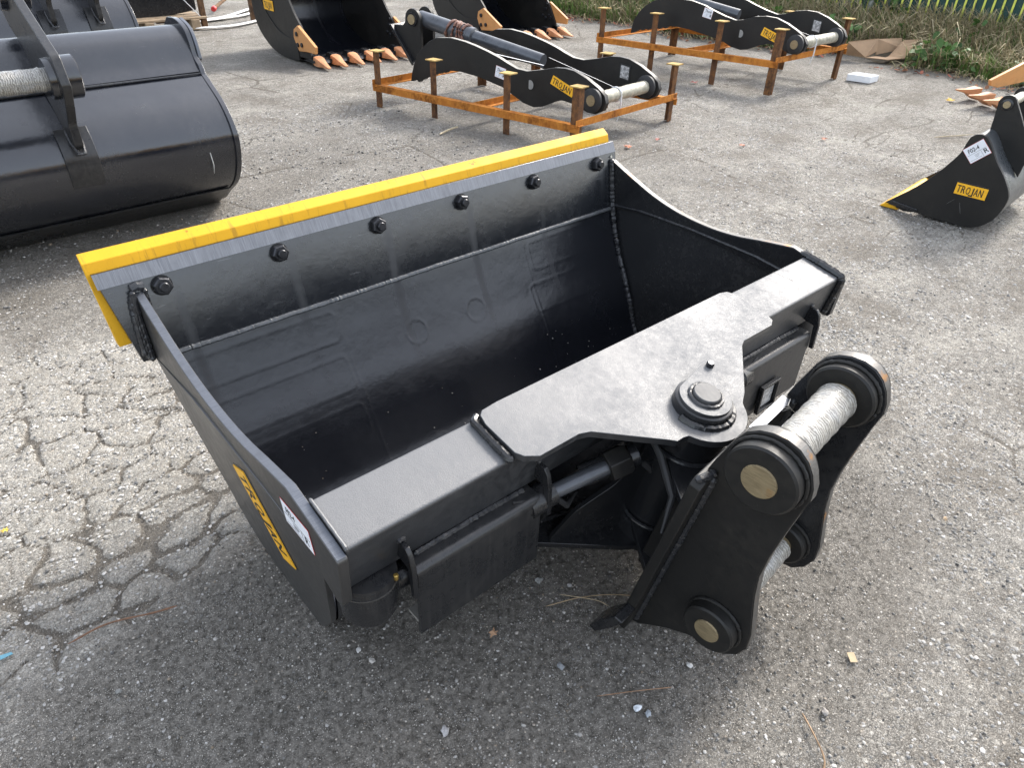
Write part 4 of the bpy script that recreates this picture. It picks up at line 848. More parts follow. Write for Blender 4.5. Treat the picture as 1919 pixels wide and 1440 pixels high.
sh7 = catmull([(.236, .449), (.262, .42), (.315, .35), (.37, .29), (.414, .227), (.426, .176), (.410, .10), (.382, .055), (.340, .022), (.27, .010), (.156, .010), (.05, .012)], 6)
tg = np.gradient(sh7, axis=0); tg /= np.linalg.norm(tg, axis=1)[:, None]; nr7 = np.stack([tg[:, 1], -tg[:, 0]], 1); in7 = sh7+nr7*.010
SUNLIT = paint('black_paint_sunlit', base=(.05, .055, .06), rough=.30, dust=.30, spec=.8)  # paler base colour puts sunlight into this copy of the black paint
MB().prism([tuple(p) for p in sh7*.995+np.array([0, .001])]+[tuple(p) for p in in7[::-1]], P7+n7*.0205, t7, Zv, n7, WD-.041).build('bucket_shell', SUNLIT, b7, smooth=40)
MB().lathe(P7+t7*.212+Zv*.418+n7*.0205, n7, [(0, .036), (WD-.041, .036)], 28).build('torsion_tube', SUNLIT, b7)
MB().prism([(-.136, .000), (-.110, .022), (.155, .350), (.163, .345), (-.05, .03), (-.03, .0)], P7+n7*.0205, t7, Zv, n7, .0001+WD-.042).build('mouth_edge', YEL, b7, bevel=.001) if False else None
MB().prism([(-.140, .001), (-.112, .024), (-.06, .020), (-.045, .002)], P7-n7*.004, t7, Zv, n7, WD+.008).build('cutting_edge', YEL, b7, bevel=.001)
vs = []
for a, b in pl7[:22]: vs += [P7+t7*a+Zv*(b+.0015)+n7*.003, P7+t7*a+Zv*(b+.0015)+n7*.017]
MB().add(vs[:26], [(2*i, 2*i+1, 2*i+3, 2*i+2) for i in range(12)]).build('painted_edge', YEL, b7, smooth=60)
MB().prism([(-.098, .022), (-.085, .046), (.052, .034), (.052, .014)], P7-n7*.010, t7, Zv, n7, .012).build('side_shoe', PAINT, b7, bevel=.003)
trojan(P7+t7*.187+Zv*.160-n7*.0005, t7, Zv, .145, .056, b7, -n7, .002)
U7 = nrm(t7*.069+Zv*.073); V7 = np.cross(-n7, U7); V7 = V7 if V7[2] > 0 else -V7
sticker(P7+t7*.211+Zv*.314-n7*.0008, nrm(t7*.07+Zv*.073), nrm(-t7*.073+Zv*.07), .10, .080, b7, -n7)
for we in (.155, .42):
    ear = [(.205, .40), (.200, .50), (.192, .58)]+[(.232+.040*math.cos(R(a)), .580+.040*math.sin(R(a))) for a in np.linspace(175, 20, 9)]+[(.30, .55), (.36, .46), (.405, .33), (.40, .26), (.33, .33), (.26, .41)]
    eo = MB().prism(ear, P7+n7*we, t7, Zv, n7, .02).build('ear_plate', PAINTMATT, b7, bevel=.002)
    MB().lathe(P7+n7*we+t7*.233+Zv*.577, -n7, [(0, .027), (.006, .027), (.008, .024)], 26).build('pin_boss', PAINT, eo)
pn = MB().cyl(P7+n7*(.155-.010)+t7*.233+Zv*.577, P7+n7*.45+t7*.233+Zv*.577, .0165).build('pin', PINEND, b7)
MB().cyl(P7+n7*.185+t7*.233+Zv*.577, P7+n7*.41+t7*.233+Zv*.577, .024).build('wrap', WRAP2, pn)
mb = MB()
for a, b in (((.20, .13), (.175, .10)), ((.23, .12), (.25, .07))): mb.prism([(a[0], a[1]), (b[0], b[1]), (b[0]+.0008, b[1]), (a[0]+.0006, a[1])], P7-n7*.0006, t7, Zv, n7, .0003)
mb.build('scratches', STEELG, b7, kind='stuff')
# toothed bucket behind it, mostly out of frame
b8 = thing('digging_bucket', 'toothed bucket half hidden behind the small bucket at the right edge', 'excavator bucket', (7.2, 1.8, 0), 'toothed digging buckets with orange teeth')
for k, (x, y) in enumerate(((6.62, 1.99), (6.70, 2.13), (6.83, 2.28))):
    d8 = nrm(V(.93, -.37, 0)); s8 = V(-d8[1], d8[0], 0); O = V(x, y, .095)
    secs = [(0, .010, .006), (.06, .016, .014), (.12, .024, .022), (.17, .036, .040), (.24, .045, .062)]; vs = []; fs = []
    for a, w_, h_ in secs:
        c = O+d8*a-Zv*(.0+a*.12); vs += [c-s8*w_-Zv*h_, c+s8*w_-Zv*h_, c+s8*w_+Zv*h_*.6, c-s8*w_+Zv*h_*.6]
    for j in range(4):
        for i in range(4): fs.append((j*4+i, j*4+(i+1) % 4, (j+1)*4+(i+1) % 4, (j+1)*4+i))
    fs += [(0, 1, 2, 3), (19, 18, 17, 16)]
    MB().add(vs, fs).build('tooth', TOOTH, b8, bevel=.004)
d8 = nrm(V(.93, -.37, 0)); s8 = V(-d8[1], d8[0], 0)
MB().prism([(0, 0), (.30, .12), (.42, .12), (.42, -.02), (.1, -.06), (.02, -.04)], V(6.86, 2.06, .20), d8, Zv, s8, .03).build('side_cutter', TOOTHY, b8, bevel=.004)
MB().prism([(.2, -.04), (.9, -.09), (1.1, .1), (1.0, .5), (.5, .45), (.25, .15)], V(7.55, 1.45, .10), d8, Zv, s8, .55).build('bucket_body', PAINT, b8, bevel=.01)
MB().cyl(V(6.30, 1.50, .52)+n7*0, V(6.30, 1.50, .52)+n7*.5, .05).build('pin_boss', PAINT, b8)

# ---------------------------------------------------------------- machine, frame and hoses at the back left
mc = thing('brush_cutter', 'black machine head with a square flange and tyre at the top left', 'machine attachment', (2.7, 9.2, 0))
MB().prism([(0, .22), (.05, .12), (.30, .10), (.78, .16), (.80, 1.0), (0, 1.0)], V(2.36, 9.0, 0), Xv, Zv, Yv, .05).build('side_panel', PAINT, mc, bevel=.01)
fl = MB().prism(roundpoly([(-.11, -.11), (.11, -.11), (.11, .11), (-.11, .11)], .03), V(2.72, 8.999, .52), Xv, Zv, -Yv, .03).build('bearing_flange', STEELG, mc, bevel=.004)
MB().lathe(V(2.72, 8.969, .52), -Yv, [(0, .075), (.03, .07), (.035, .045), (.02, .04)], 28).build('bearing_ring', RUBBER, fl)
for dx in (-.085, .085):
    for dz in (-.085, .085):
        m_ = MB(); nutgeo(m_, V(2.72+dx, 8.969, .52+dz), -Yv, .02, .02); m_.build('bolt', STEELG, fl)
MB().lathe(V(2.30, 9.25, .46), V(.25, 1, 0), [(0, .30), (.03, .40), (.08, .44), (.22, .44), (.27, .40), (.30, .30)], 40).build('tyre', RUBBER, mc)
mb = MB()
for k in range(30):
    a = 2*math.pi*k/30; q = V(2.30, 9.25, .46)+Xv*math.cos(a)*.44+Zv*math.sin(a)*.44; mb.box(q+V(0, .15, 0), (.05, .22, .03), (math.cos(a), 0, math.sin(a)), (.3, 1, 0))
mb.build('tread', RUBBER, mc)
pal = thing('wooden_pallet', 'weathered wooden pallet under the black machine head', 'pallet', (2.6, 9.0, 0))
for k in range(4): MB().box((2.55, 8.80+.14*k, .115), (1.2, .11, .02)).build('board', WOOD, pal, bevel=.003)
for k in range(3): MB().box((2.05+.48*k, 9.0, .055), (.09, .56, .10)).build('block', WOOD, pal, bevel=.003)
frm = thing('storage_frame', 'brown steel frame with thin uprights behind the buckets at the top left', 'frame', (3.4, 9.0, 0))
for x, y in ((3.136, 8.827), (3.80, 9.05), (3.15, 9.6)): MB().box((x, y, .5), (.055, .055, 1.0)).build('upright', BROWNP, frm, bevel=.003)
MB().box((2.87, 8.84, .10), (.48, .04, .04)).build('cross_bar', BROWNP, frm, bevel=.003)
MB().tube([(2.80, 8.82, .48), (3.10, 8.80, .12)], .012, 6).build('brace', STRAP, frm)
hs = [((2.95, 8.75), (3.4, 8.70), (3.9, 8.95), (4.3, 9.05)), ((3.1, 9.25), (3.5, 9.30), (3.9, 9.62), (4.5, 10.2)), ((3.15, 9.15), (3.7, 9.30), (4.2, 9.55), (4.9, 9.5))]
for k, h in enumerate(hs):
    P_ = catmull([(a, b, .02) for a, b in h], 8); o = MB().tube(P_, .030, 8, flat=.35).build('flat_hose', HOSE)
    tag(o, ['white flat hose lying nearest, across the foot of the brown frame', 'white flat hose running up to the red-capped pipe', 'white flat hose bending right behind the toothed bucket'][k], 'hose', 'white flat hoses on the ground at the top left')
rd = thing('valve_pipe', 'short dark pipe with a red end cap lying by the white hoses', 'pipe', (3.75, 9.9, 0))
MB().cyl((3.62, 9.75, .06), (4.05, 10.35, .10), .02).build('pipe', BROWNP, rd); MB().lathe((3.62, 9.75, .06), V(-.58, -.8, -.05), [(0, .03), (.05, .03), (.06, .02)], 18).build('cap', REDP, rd)
pz = thing('timber_stack', 'dark timbers stacked at the top edge behind the open ground', 'timber', (6.0, 11.2, 0))
for k in range(3): MB().box((5.9, 10.6+.35*k, .10), (1.6, .18, .16), V(1, -.1, 0), V(.1, 1, 0)).build('beam', WOOD, pz, bevel=.004)

# ---------------------------------------------------------------- grass bank, weeds, fence
def foot_x(y): return 7.28+.16*(7.2-y)+.12*np.sin(y*2.1)+.08*np.sin(y*5.3)
def bank_z(x, y):
    d = x-foot_x(y); return .30*sstep(0, 1.9, d)+.10*sstep(1.6, 4, d)+.05*(fbm(x*2.5, y*2.5, 3, 201)-.5)*sstep(0, .4, d)
xs = np.linspace(6.9, 16, 150); ys = np.linspace(-6, 16, 240); Xg, Yg = np.meshgrid(xs, ys); Zg = bank_z(Xg, Yg)-.012+.012*sstep(-.15, .05, Xg-foot_x(Yg))-.02*(Xg < foot_x(Yg)-.1)
idx = np.arange(Xg.size).reshape(Xg.shape); f = np.stack([idx[:-1, :-1], idx[:-1, 1:], idx[1:, 1:], idx[1:, :-1]], -1).reshape(-1, 4)
me = bpy.data.meshes.new('grass_bank'); me.from_pydata(tf(np.stack([Xg.ravel(), Yg.ravel(), Zg.ravel()], 1)).tolist(), [], f.tolist()); me.shade_smooth()
me.materials.append(simple('bank_soil', (.085, .068, .045), .95, var=.5, sc=9, bump=1.0)); o = bpy.data.objects.new('grass_bank', me); COL.objects.link(o); o['kind'] = 'structure'
def col_mat(name, cols, rough=.65, trans=.25):
    m, t, p = mat(name); N = NT(t); g = N.n('ShaderNodeAttribute'); g.attribute_name = 'tint'
    cr = N.n('ShaderNodeValToRGB'); N.l(g.outputs['Fac'], cr.inputs[0]); el = cr.color_ramp.elements; el[0].position = 0; el[0].color = (*cols[0], 1); el[1].position = 1; el[1].color = (*cols[-1], 1)
    for i, c in enumerate(cols[1:-1]): e = el.new((i+1)/(len(cols)-1)); e.color = (*c, 1)
    N.l(cr.outputs[0], p.inputs['Base Color']); p.inputs['Roughness'].default_value = rough; p.inputs['Specular IOR Level'].default_value = .3
    tr = N.n('ShaderNodeBsdfTranslucent'); N.l(cr.outputs[0], tr.inputs[0]); mx = N.n('ShaderNodeMixShader'); mx.inputs[0].default_value = trans
    N.l(p.outputs[0], mx.inputs[1]); N.l(tr.outputs[0], mx.inputs[2]); N.l(mx.outputs[0], t.nodes['Material Output'].inputs[0]); return m
def quick_mesh(name, P, F, tint, m, label, cat, kind='stuff', npv=None):
    me = bpy.data.meshes.new(name); k = F.shape[1]; P = tf(P)
    me.vertices.add(len(P)); me.vertices.foreach_set('co', P.astype(np.float32).ravel()); me.loops.add(F.size); me.loops.foreach_set('vertex_index', F.astype(np.int32).ravel())
    me.polygons.add(len(F)); me.polygons.foreach_set('loop_start', np.arange(0, F.size, k, dtype=np.int32)); me.polygons.foreach_set('loop_total', np.full(len(F), k, dtype=np.int32)); me.update(calc_edges=True)
    a = me.attributes.new('tint', 'FLOAT', 'POINT'); a.data.foreach_set('value', tint.astype(np.float32)); me.materials.append(m)
    o = bpy.data.objects.new(name, me); COL.objects.link(o); return tag(o, label, cat, kind=kind)
def off_card(x, y): return ((x < 7.62) | (x > 8.50) | (y < 3.22) | (y > 3.92))*1.0
def blades(n, xr, yr, L, Wd, droop, name, m, label, cat, seed, tint, dens=None, lean=(-.5, 0)):
    g = np.random.default_rng(seed); y = g.uniform(*yr, n); d = g.uniform(*xr, n)**1.0; x = foot_x(y)+d
    if dens is None: dens = lambda x, y: 1.0+0*x
    if True: keep = g.random(n) < dens(x, y)*off_card(x, y); x, y, d = x[keep], y[keep], d[keep]; n = len(x)
    z = bank_z(x, y); Ls = g.uniform(*L, n); az = g.uniform(0, 2*math.pi, n); ln = np.stack([np.cos(az), np.sin(az)], 1)*g.uniform(.2, 1, n)[:, None]*droop+np.array(lean)*g.uniform(.3, 1, n)[:, None]
    wv = np.stack([-np.sin(az+g.normal(0, .6, n)), np.cos(az), np.zeros(n)], 1); w = Wd*g.uniform(.6, 1.3, n)
    P = []; 
    for k, (t_, wf) in enumerate(((0, 1), (.35, .95), (.7, .7), (1, .08))):
        h = Ls*t_*(1-.55*droop*t_*g.uniform(.5, 1.3, n)); off = ln*(Ls*t_**1.7)[:, None]
        c = np.stack([x+off[:, 0], y+off[:, 1], np.maximum(z+h*1.0-.01, .004)], 1)
        P += [c-wv*(w*wf)[:, None], c+wv*(w*wf)[:, None]]
    P = np.stack(P, 1).reshape(-1, 3); b = np.arange(n)*8
    F = np.concatenate([np.stack([b+2*k, b+2*k+1, b+2*k+3, b+2*k+2], 1) for k in range(3)]); ti = np.repeat(tint(g, n, x, y), 8)
    quick_mesh(name, P, F, ti, m, label, cat)
STRAW = col_mat('straw', [(.11, .085, .045), (.26, .215, .12), (.46, .39, .25), (.17, .18, .06)], .7)
GREEN = col_mat('green_grass', [(.045, .10, .02), (.10, .19, .04), (.17, .26, .07), (.26, .28, .10)], .6, .35)
VINE = col_mat('vine_green', [(.03, .075, .018), (.07, .15, .035), (.11, .21, .06)], .5, .3)
LIT = col_mat('leaf_litter_brown', [(.09, .035, .02), (.20, .10, .05), (.28, .06, .04), (.32, .25, .15)], .8, .15)
cl = lambda x, y, k, a, b: sstep(a, b, fbm(x*1.5, y*1.5, 3, k))
blades(26000, (.05, 1.38), (-1.5, 9.5), (.16, .42), .0048, .9, 'dry_grass', STRAW, 'matted dry straw-coloured grass drooping over the bank', 'dry grass', 1, lambda g, n, x, y: np.clip(g.beta(2, 2, n), 0, 1), lambda x, y: .45+.55*cl(x, y, 301, .35, .6))
blades(22000, (-.02, 1.38), (-1.5, 9.5), (.10, .30), .0048, .45, 'green_grass', GREEN, 'fresh green grass growing through the straw on the bank', 'grass', 2, lambda g, n, x, y: g.beta(2, 2.2, n), lambda x, y: .30+.70*cl(x, y, 311, .36, .56), (-.2, 0))
blades(7000, (.35, 1.35), (-1.5, 9.5), (.30, .58), .0052, 1.0, 'tall_dry_grass', STRAW, 'taller tangled dry stalks leaning off the back of the bank', 'dry grass', 5, lambda g, n, x, y: np.clip(.35+.5*g.random(n), 0, 1), lambda x, y: .2+.8*cl(x, y, 341, .42, .6), (-.75, .1))
blades(2500, (-.22, .25), (-1.5, 9.5), (.05, .22), .003, 1.3, 'straw_fringe', STRAW, 'thin loose straw along the foot of the bank', 'straw', 3, lambda g, n, x, y: .4+.5*g.random(n), None, (-.7, 0))
def leafcloud(n, seed, xr, yr, zr, size, name, m, label, cat, dens, flat=.5):
    g = np.random.default_rng(seed); y = g.uniform(*yr, n); x = foot_x(y)+g.uniform(*xr, n); keep = g.random(n) < dens(x, y)*off_card(x, y); x, y = x[keep], y[keep]; n = len(x)
    z = bank_z(x, y)+g.uniform(*zr, n)**1.2; s = g.uniform(*size, n); az = g.uniform(0, 6.283, n); ti = g.normal(0, flat, n); tj = g.normal(-.35, flat, n)
    sh = np.array([(0, -.9), (.55, -.55), (.62, .05), (.32, .6), (0, 1.0), (-.32, .6), (-.62, .05), (-.55, -.55)])
    u = np.stack([np.cos(az), np.sin(az), ti], 1); v = np.stack([-np.sin(az), np.cos(az), tj], 1)
    P = (np.stack([x, y, np.maximum(z, .012)], 1)[:, None]+(u[:, None]*sh[None, :, 0:1]+v[:, None]*sh[None, :, 1:2])*s[:, None, None]).reshape(-1, 3); P[:, 2] = np.maximum(P[:, 2], .003)
    b = np.arange(n)*8; F = np.stack([b+k for k in range(8)], 1); quick_mesh(name, P, F, np.repeat(g.random(n), 8), m, label, cat)
leafcloud(8000, 11, (-.05, 1.3), (-1.5, 9.2), (.03, .30), (.018, .055), 'vine_leaves', VINE, 'broad green vine leaves spread over the bank', 'vine', lambda x, y: cl(x, y, 321, .40, .56))
leafcloud(2600, 12, (-.35, .35), (1.0, 9.2), (.0, .03), (.012, .028), 'leaf_litter', LIT, 'brown and red fallen leaves along the foot of the bank', 'fallen leaves', lambda x, y: .25+.75*cl(x, y, 331, .42, .6), .25)
# fence
fn_ = thing('slat_fence', 'dark green fence with upright yellow slats above the grass bank', 'fence', (9.6, 4, 0))
FA, FB = V(8.35, 9.5, .27), V(9.95, -1.0, .30); fd = nrm(FB-FA); LF = np.linalg.norm(FB-FA); fnv = nrm(np.cross(fd, Zv))
sl_me = MB().box((0, 0, .44), (.020, .006, .88)).build('yellow_slat', FENCEY, fn_); dk_me = MB().box((0, 0, .44), (.098, .004, .88)).build('dark_slat', FENCEM, fn_)
ang = math.atan2(fd[1], fd[0]); nsl = 118
for base_o, offn, nm in ((sl_me, -.012, 'yellow_slat'), (dk_me, .012, 'dark_slat')):
    for k in range(nsl):
        q = FA+fd*(LF*(k+.5)/nsl)-fnv*offn
        o = base_o if k == 0 else base_o.copy()
        if k: COL.objects.link(o)
        o.parent = fn_; o.location = tf((q[0]-9.6, q[1]-4, bank_z(np.array([q[0]]), np.array([q[1]]))[0]+.0)); o.rotation_euler = (0, 0, ang)
for o in (sl_me, dk_me):
    for v_ in o.data.vertices: v_.co.x += 9.6*YARD; v_.co.y += 4*YARD
for k in range(5):
    q = FA+fd*LF*k/4-fnv*-.06; MB().cyl((q[0], q[1], .0), (q[0], q[1], 1.45), .028, n=14).build('fence_post', FENCEG, fn_)
for h in (.50, 1.15): MB().tube([FA+Zv*(h-.27)+fnv*-.03, FB+Zv*(h-.36)+fnv*-.03], .014, 8).build('rail', FENCEG, fn_)
# cardboard and foam
def sheet_thing(name, label, cat, m, quads, th=.006):
    o = MB()
    for q in quads:
        q = [np.array(p, float) for p in q]; nn = nrm(np.cross(q[1]-q[0], q[2]-q[0])); k = len(q); o.add(q+[p+nn*th for p in q], [tuple(range(k)), tuple(range(2*k-1, k-1, -1))]+[(i, i+k, (i+1) % k+k, (i+1) % k) for i in range(k)])
    return tag(o.build(name, m, smooth=0), label, cat)
cbx = thing('cardboard_sheet', 'torn brown cardboard box lying flattened at the foot of the weeds', 'cardboard', (8.0, 3.5, 0))
def cq(q, th=.007):
    q = [np.array(p, float)+V(-.06, -.03, .035) for p in q]; nn = nrm(np.cross(q[1]-q[0], q[2]-q[0])); k = len(q)
    return MB().add(q+[p+nn*th for p in q], [tuple(range(k)), tuple(range(2*k-1, k-1, -1))]+[(i, i+k, (i+1) % k+k, (i+1) % k) for i in range(k)]).build('flap', CARD, cbx, smooth=0)
for _q in (0,):
  cq([(7.80, 3.80, .01), (7.851, 3.567, .01), (8.02, 3.545, .05), (8.05, 3.58, .16), (7.716, 3.72, .14)])
cq([(8.05, 3.58, .16), (8.40, 3.50, .15), (8.35, 3.43, .06), (8.03, 3.55, .02)])
cq([(7.851, 3.567, .012), (8.00, 3.54, .012), (8.02, 3.44, .012), (7.95, 3.37, .010)])
cq([(7.95, 3.37, .012), (8.02, 3.44, .013), (8.10, 3.45, .014), (8.16, 3.31, .012)])
cq([(8.10, 3.45, .014), (8.30, 3.43, .15), (8.42, 3.33, .16), (8.16, 3.31, .013)])
fo = thing('foam_tray', 'small white foam tray on the asphalt by the farther rack', 'tray', (6.93, 3.12, 0))
fb = V(6.93, 3.12, 0); MB().box(fb+V(0, 0, .004), (.20, .15, .006), u2, w2).build('tray_floor', FOAM, fo)
for s_ in (-1, 1): MB().box(fb+u2*s_*.098+Zv*.03, (.006, .15, .052), u2, w2).build('tray_wall', FOAM, fo); MB().box(fb+w2*s_*.073+Zv*.03, (.19, .006, .052), u2, w2).build('tray_wall', FOAM, fo)

# ---------------------------------------------------------------- loose stones and litter
ico = []
bm = bmesh.new(); bmesh.ops.create_icosphere(bm, subdivisions=1, radius=1); OV = np.array([(1, 0, 0), (.3, .95, 0), (-.9, .5, 0), (-.7, -.7, 0), (.4, -.9, 0), (.1, 0, 1.)]); OF = np.array([(0, 1, 5), (1, 2, 5), (2, 3, 5), (3, 4, 5), (4, 0, 5)]); IV = np.array([v.co[:] for v in bm.verts]); IF = np.array([[v.index for v in f.verts] for f in bm.faces]); bm.free()
def stones(n, x, y, s, name, m, label, seed):
    g = np.random.default_rng(seed); n = len(x); V3 = IV[None]*(1+g.normal(0, .16, (n, 12, 1)))*np.stack([s, s*g.uniform(.6, 1, n), s*g.uniform(.4, .75, n)], 1)[:, None]
    a = g.uniform(0, 6.283, n); c_, s_ = np.cos(a)[:, None], np.sin(a)[:, None]; X2 = V3[..., 0]*c_-V3[..., 1]*s_; Y2 = V3[..., 0]*s_+V3[..., 1]*c_
    P = np.stack([X2+x[:, None], Y2+y[:, None], V3[..., 2]+(s*.25)[:, None]-.003], -1).reshape(-1, 3); F = (IF[None]+12*np.arange(n)[:, None, None]).reshape(-1, 3)
    quick_mesh(name, P, F, np.repeat(g.random(n), 12), m, label, 'gravel')
STONE = col_mat('pebble_mix', [(.06, .058, .055), (.16, .155, .145), (.22, .21, .195), (.40, .385, .36), (.20, .16, .115)], .8, 0)
g = np.random.default_rng(21); n = 16000; x = g.uniform(-.5, 1.9, n); y = g.uniform(-.25, 1.5, n); den = .25+.75*sstep(.4, .65, fbm(x*3, y*3, 3, 401)); k = g.random(n) < den*np.where((y < 1.35) & (x < 1.2+.3*y), 1, .35); x, y = x[k], y[k]
stones(0, x, y, .0011+.0028*g.random(len(x))**4+.0006, 'fine_gravel', STONE, 'fine pale gravel scattered over the dark dirt in front of the bucket', 22)
n = 9000; x = g.uniform(-.6, 5.5, n); y = g.uniform(-.2, 5.6, n); stones(0, x, y, .0016+.0045*g.random(n)**5, 'loose_gravel', STONE, 'loose small stones over the asphalt yard', 23)
n = 3600; x = g.uniform(.1, 3.0, n); y = g.uniform(2.9, 4.8, n); k = fbm(x*1.2+y*.5, y*5, 3, 411) > .5; x, y = x[k], y[k]; stones(0, x, y, .003+.007*g.random(len(x))**3, 'track_gravel', STONE, 'crushed stones along the tyre tracks behind the yellow edge', 24)
XF[:] = [1.0, .273]
g = np.random.default_rng(77); n = 80; xx = g.uniform(.45, 2.1, n); k_ = g.integers(30, len(pr)-40, n); yy_ = pr[k_, 0]; zz_ = pr[k_, 1]
s_ = .0009+.0016*g.random(n)**2; V3 = IV[None]*s_[:, None, None]*(1+g.normal(0, .2, (n, 12, 1))); P_ = (V3+np.stack([xx, yy_-.001, zz_+.002], 1)[:, None]).reshape(-1, 3)
quick_mesh('grit', P_, (IF[None]+12*np.arange(n)[:, None, None]).reshape(-1, 3), np.repeat(.5+.5*g.random(n), 12), STONE, 'pale specks of grit lying inside the open bucket', 'grit')
XF[:] = [YARD, 0.0]
def chips(n, xr, yr, sr, name, label, seed):
    g = np.random.default_rng(seed); x = g.uniform(*xr, n); y = g.uniform(*yr, n); soil, crk, slabt, slab, thin, big = masks(x, y)
    # keep what lies inside the picture's ground wedge only
    ok = (x*.69-y*.72 > -3.4) & (x*.9+y*1.0 > .9)
    k = (g.random(n) < (1-.72*soil)*(1-.8*crk)*(.45+.55*sstep(.42, .6, fbm(x*11, y*11, 3, 501)))) & ok; x, y, slab_k, soil_k = x[k], y[k], slab[k], soil[k]; n = len(x)
    s = (sr[0]+(sr[1]-sr[0])*g.random(n)**2.2)*(1-.35*soil_k); P3 = OV[None]*(1+g.normal(0, .18, (n, 6, 1)))*np.stack([s, s*g.uniform(.55, 1, n), s*g.uniform(.35, .85, n)], 1)[:, None]
    a = g.uniform(0, 6.283, n); c_, s_ = np.cos(a)[:, None], np.sin(a)[:, None]
    P = np.stack([P3[..., 0]*c_-P3[..., 1]*s_+x[:, None], P3[..., 0]*s_+P3[..., 1]*c_+y[:, None], P3[..., 2]-.0035], -1).reshape(-1, 3)
    F = (OF[None]+6*np.arange(n)[:, None, None]).reshape(-1, 3); ti = np.repeat(np.clip(g.beta(1.6, 1.7, n)+.18*slab_k, 0, 1), 6)
    quick_mesh(name, P, F, ti, AGG, label, 'gravel')
AGG = col_mat('aggregate_mix', [(.06, .058, .054), (.14, .136, .128), (.25, .243, .23), (.36, .35, .33), (.50, .485, .46)], .75, 0)
chips(110000, (-.7, 2.6), (-.3, 3.4), (.0022, .0068), 'exposed_aggregate', 'pale angular aggregate standing out of the worn asphalt near the camera', 31)
chips(42000, (2.4, 5.2), (-.6, 5.2), (.003, .0085), 'exposed_aggregate', 'pale angular aggregate standing out of the asphalt further off', 32)
chips(16000, (-.3, 2.6), (3.2, 5.2), (.003, .009), 'exposed_aggregate', 'pale angular aggregate behind the yellow edge', 33)
def pebble(x, y, s, col, label, seed):
    g = np.random.default_rng(seed); bm = bmesh.new(); bmesh.ops.create_icosphere(bm, subdivisions=2, radius=1)
    for v in bm.verts:
        h = 1+.22*math.sin(v.co.x*3+seed)*math.cos(v.co.y*4+seed*2)+.08*g.normal(); v.co = Vector((v.co.x*s*h, v.co.y*s*.75*h, v.co.z*s*.6*h))
    me = bpy.data.meshes.new('pebble'); bm.to_mesh(me); bm.free(); me.materials.append(simple('pebble_stone', col, .75, var=.25, sc=120, bump=.6))
    o = bpy.data.objects.new('pebble', me); COL.objects.link(o); o.location = (x*YARD, y*YARD, s*.4); o.rotation_euler = (0, 0, seed); tag(o, label, 'stone', 'larger loose stones near the camera')
for i, (x, y, s, c, l) in enumerate([(.384, .916, .0085, (.55, .54, .52), 'round pale pebble just in front of the disc-shaped side plate'), (.392, .875, .009, (.42, .40, .37), 'flat light stone chip beside the round pale pebble'),
    (.822, .803, .013, (.22, .22, .21), 'grey stone below the right end of the left cover plate'), (.421, .644, .013, (.34, .33, .33), 'angular grey chip near the bottom centre'),
    (.92, .42, .010, (.50, .49, .47), 'white stone at the bottom between bucket and hitch'), (.756, .427, .011, (.62, .66, .70), 'bright bluish white stone left of the hitch foot'),
    (.764, .405, .010, (.30, .33, .36), 'blue grey stone right beside the bright one'), (.501, 2.26, .019, (.11, .115, .12), 'dark stone on the cracked slab beside the yellow edge'),
    (.87, .745, .008, (.30, .29, .28), 'small grey stone behind the straw stems'), (1.05, .17, .011, (.26, .24, .22), 'brown grey stone beside the curved twig'),
    (.70, .60, .012, (.20, .21, .22), 'dark grey stone in front of the hitch toe'), (-.05, 1.15, .008, (.22, .22, .21), 'grey stone at the lower left on the dirt')]): pebble(x, y, s, c, l, i+1)
def leaf(x, y, s, col, label, seed, pts=7):
    g = np.random.default_rng(seed); P = [(x, y, .010)]; k = pts*2
    for i in range(k):
        a = 2*math.pi*i/k+seed; r = s*(1.0 if i % 2 == 0 else .45)*g.uniform(.7, 1.1); P.append((x+r*math.cos(a), y+r*math.sin(a)*.8, .004+.012*g.random()*s/.03))
    tag(MB().add(P, [(0, i+1, (i+1) % k+1) for i in range(k)]).build('fallen_leaf', simple('leaf_colour', col, .6, var=.25, sc=60), smooth=0), label, 'leaf', 'fallen leaves on the yard')
leaf(.64, .757, .017, (.36, .22, .13), 'brown curled leaf on the dirt in front of the left cover plate', 1, 5)
leaf(6.819, 2.292, .055, (.62, .40, .06), 'yellow leaf on the asphalt left of the orange teeth', 2)
leaf(7.2, 2.22, .07, (.35, .03, .05), 'dark red leaf at the edge of the asphalt under the weeds', 3)
leaf(3.657, 3.041, .035, (.50, .17, .08), 'orange leaf near the right end of the yellow edge', 4)
leaf(3.95, 3.03, .028, (.52, .20, .16), 'pinkish leaf right of the orange leaf', 5)
leaf(4.9, 2.35, .035, (.40, .15, .08), 'rusty leaf in the open middle of the yard', 6)
leaf(-.134, 1.797, .014, (.65, .45, .06), 'small yellow leaf at the left edge of the cracked slab', 7)
leaf(5.55, 3.95, .05, (.28, .06, .05), 'dark red leaf under the farther rack', 8)
leaf(4.3, 2.6, .03, (.48, .20, .12), 'small orange leaf left of the open yard middle', 9)
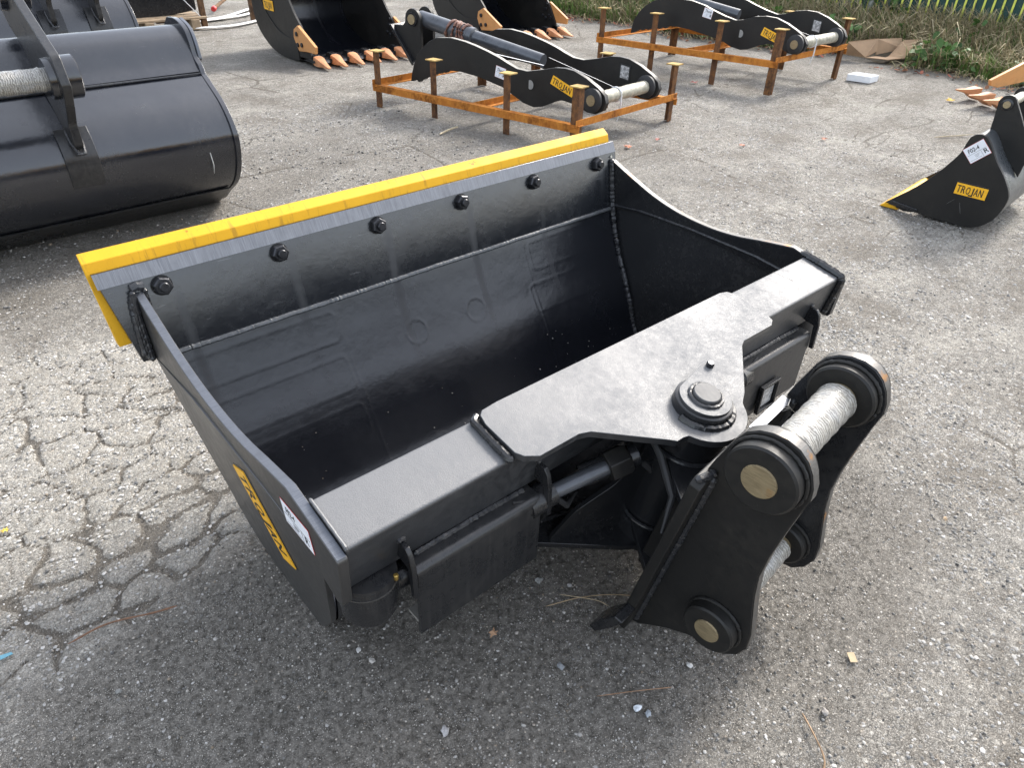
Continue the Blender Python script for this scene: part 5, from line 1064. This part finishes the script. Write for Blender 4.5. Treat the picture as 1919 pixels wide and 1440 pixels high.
leaf(1.82, .248, .012, (.35, .25, .15), 'tan leaf scrap at the right of the hitch', 10)
def twig(P, r, col, label, seed=0):
    tag(MB().tube(catmull(P, 6), r, 6, .12, seed=seed).build('twig', simple('twig_colour', col, .8, var=.2, sc=80), smooth=60), label, 'twig', 'twigs and straws on the ground')
twig([(1.01, .20, .006), (.98, .155, .012), (.955, .12, .010), (.925, .105, .005)], .0020, (.30, .20, .12), 'curved brown twig at the bottom right', 1)
twig([(.78, .735, .006), (.86, .700, .008), (.93, .655, .006), (.985, .60, .006)], .0012, (.34, .25, .15), 'long dry straw stem lying in front of the hitch toe', 2)
twig([(.83, .74, .005), (.88, .67, .012), (.895, .64, .008)], .0011, (.38, .30, .19), 'short pale straw crossing the long one', 3)
twig([(-.10, 1.335, .005), (-.02, 1.335, .006), (.07, 1.30, .006), (.12, 1.285, .005)], .0022, (.16, .085, .05), 'thin dark reddish twig on the cracked slab at the left', 4)
twig([(2.83, 3.985, .008), (2.93, 4.02, .012), (3.03, 4.045, .012)], .007, (.50, .42, .28), 'pale stick lying left of the nearer rack', 5)
twig([(.71, .50, .004), (.78, .455, .006), (.85, .41, .004)], .0011, (.25, .15, .09), 'fine reddish stem at the bottom below the hitch', 6)
twig([(2.34, .05, .006), (2.25, .10, .012), (2.24, .18, .006)], .0022, (.32, .22, .13), 'thin tan twig at the right edge', 7)
twig([(5.6, 1.9, .006), (5.9, 1.75, .01)], .004, (.40, .33, .22), 'straw on the open asphalt at the right', 8)
sheet_thing('paper_scrap', 'small flat tan cardboard scrap on the lit asphalt at the lower right', 'scrap', simple('tan_card', (.38, .30, .19), .8), [[(1.219, .212, .004), (1.231, .202, .005), (1.215, .184, .004), (1.202, .194, .004)]], .0008)
sheet_thing('masking_tape_piece', 'light blue strip of tape at the left edge on the dirt', 'tape', simple('blue_tape', (.12, .30, .38), .5), [[(-.222, 1.399, .004), (-.198, 1.392, .005), (-.196, 1.384, .005), (-.220, 1.386, .004)]], .0006)
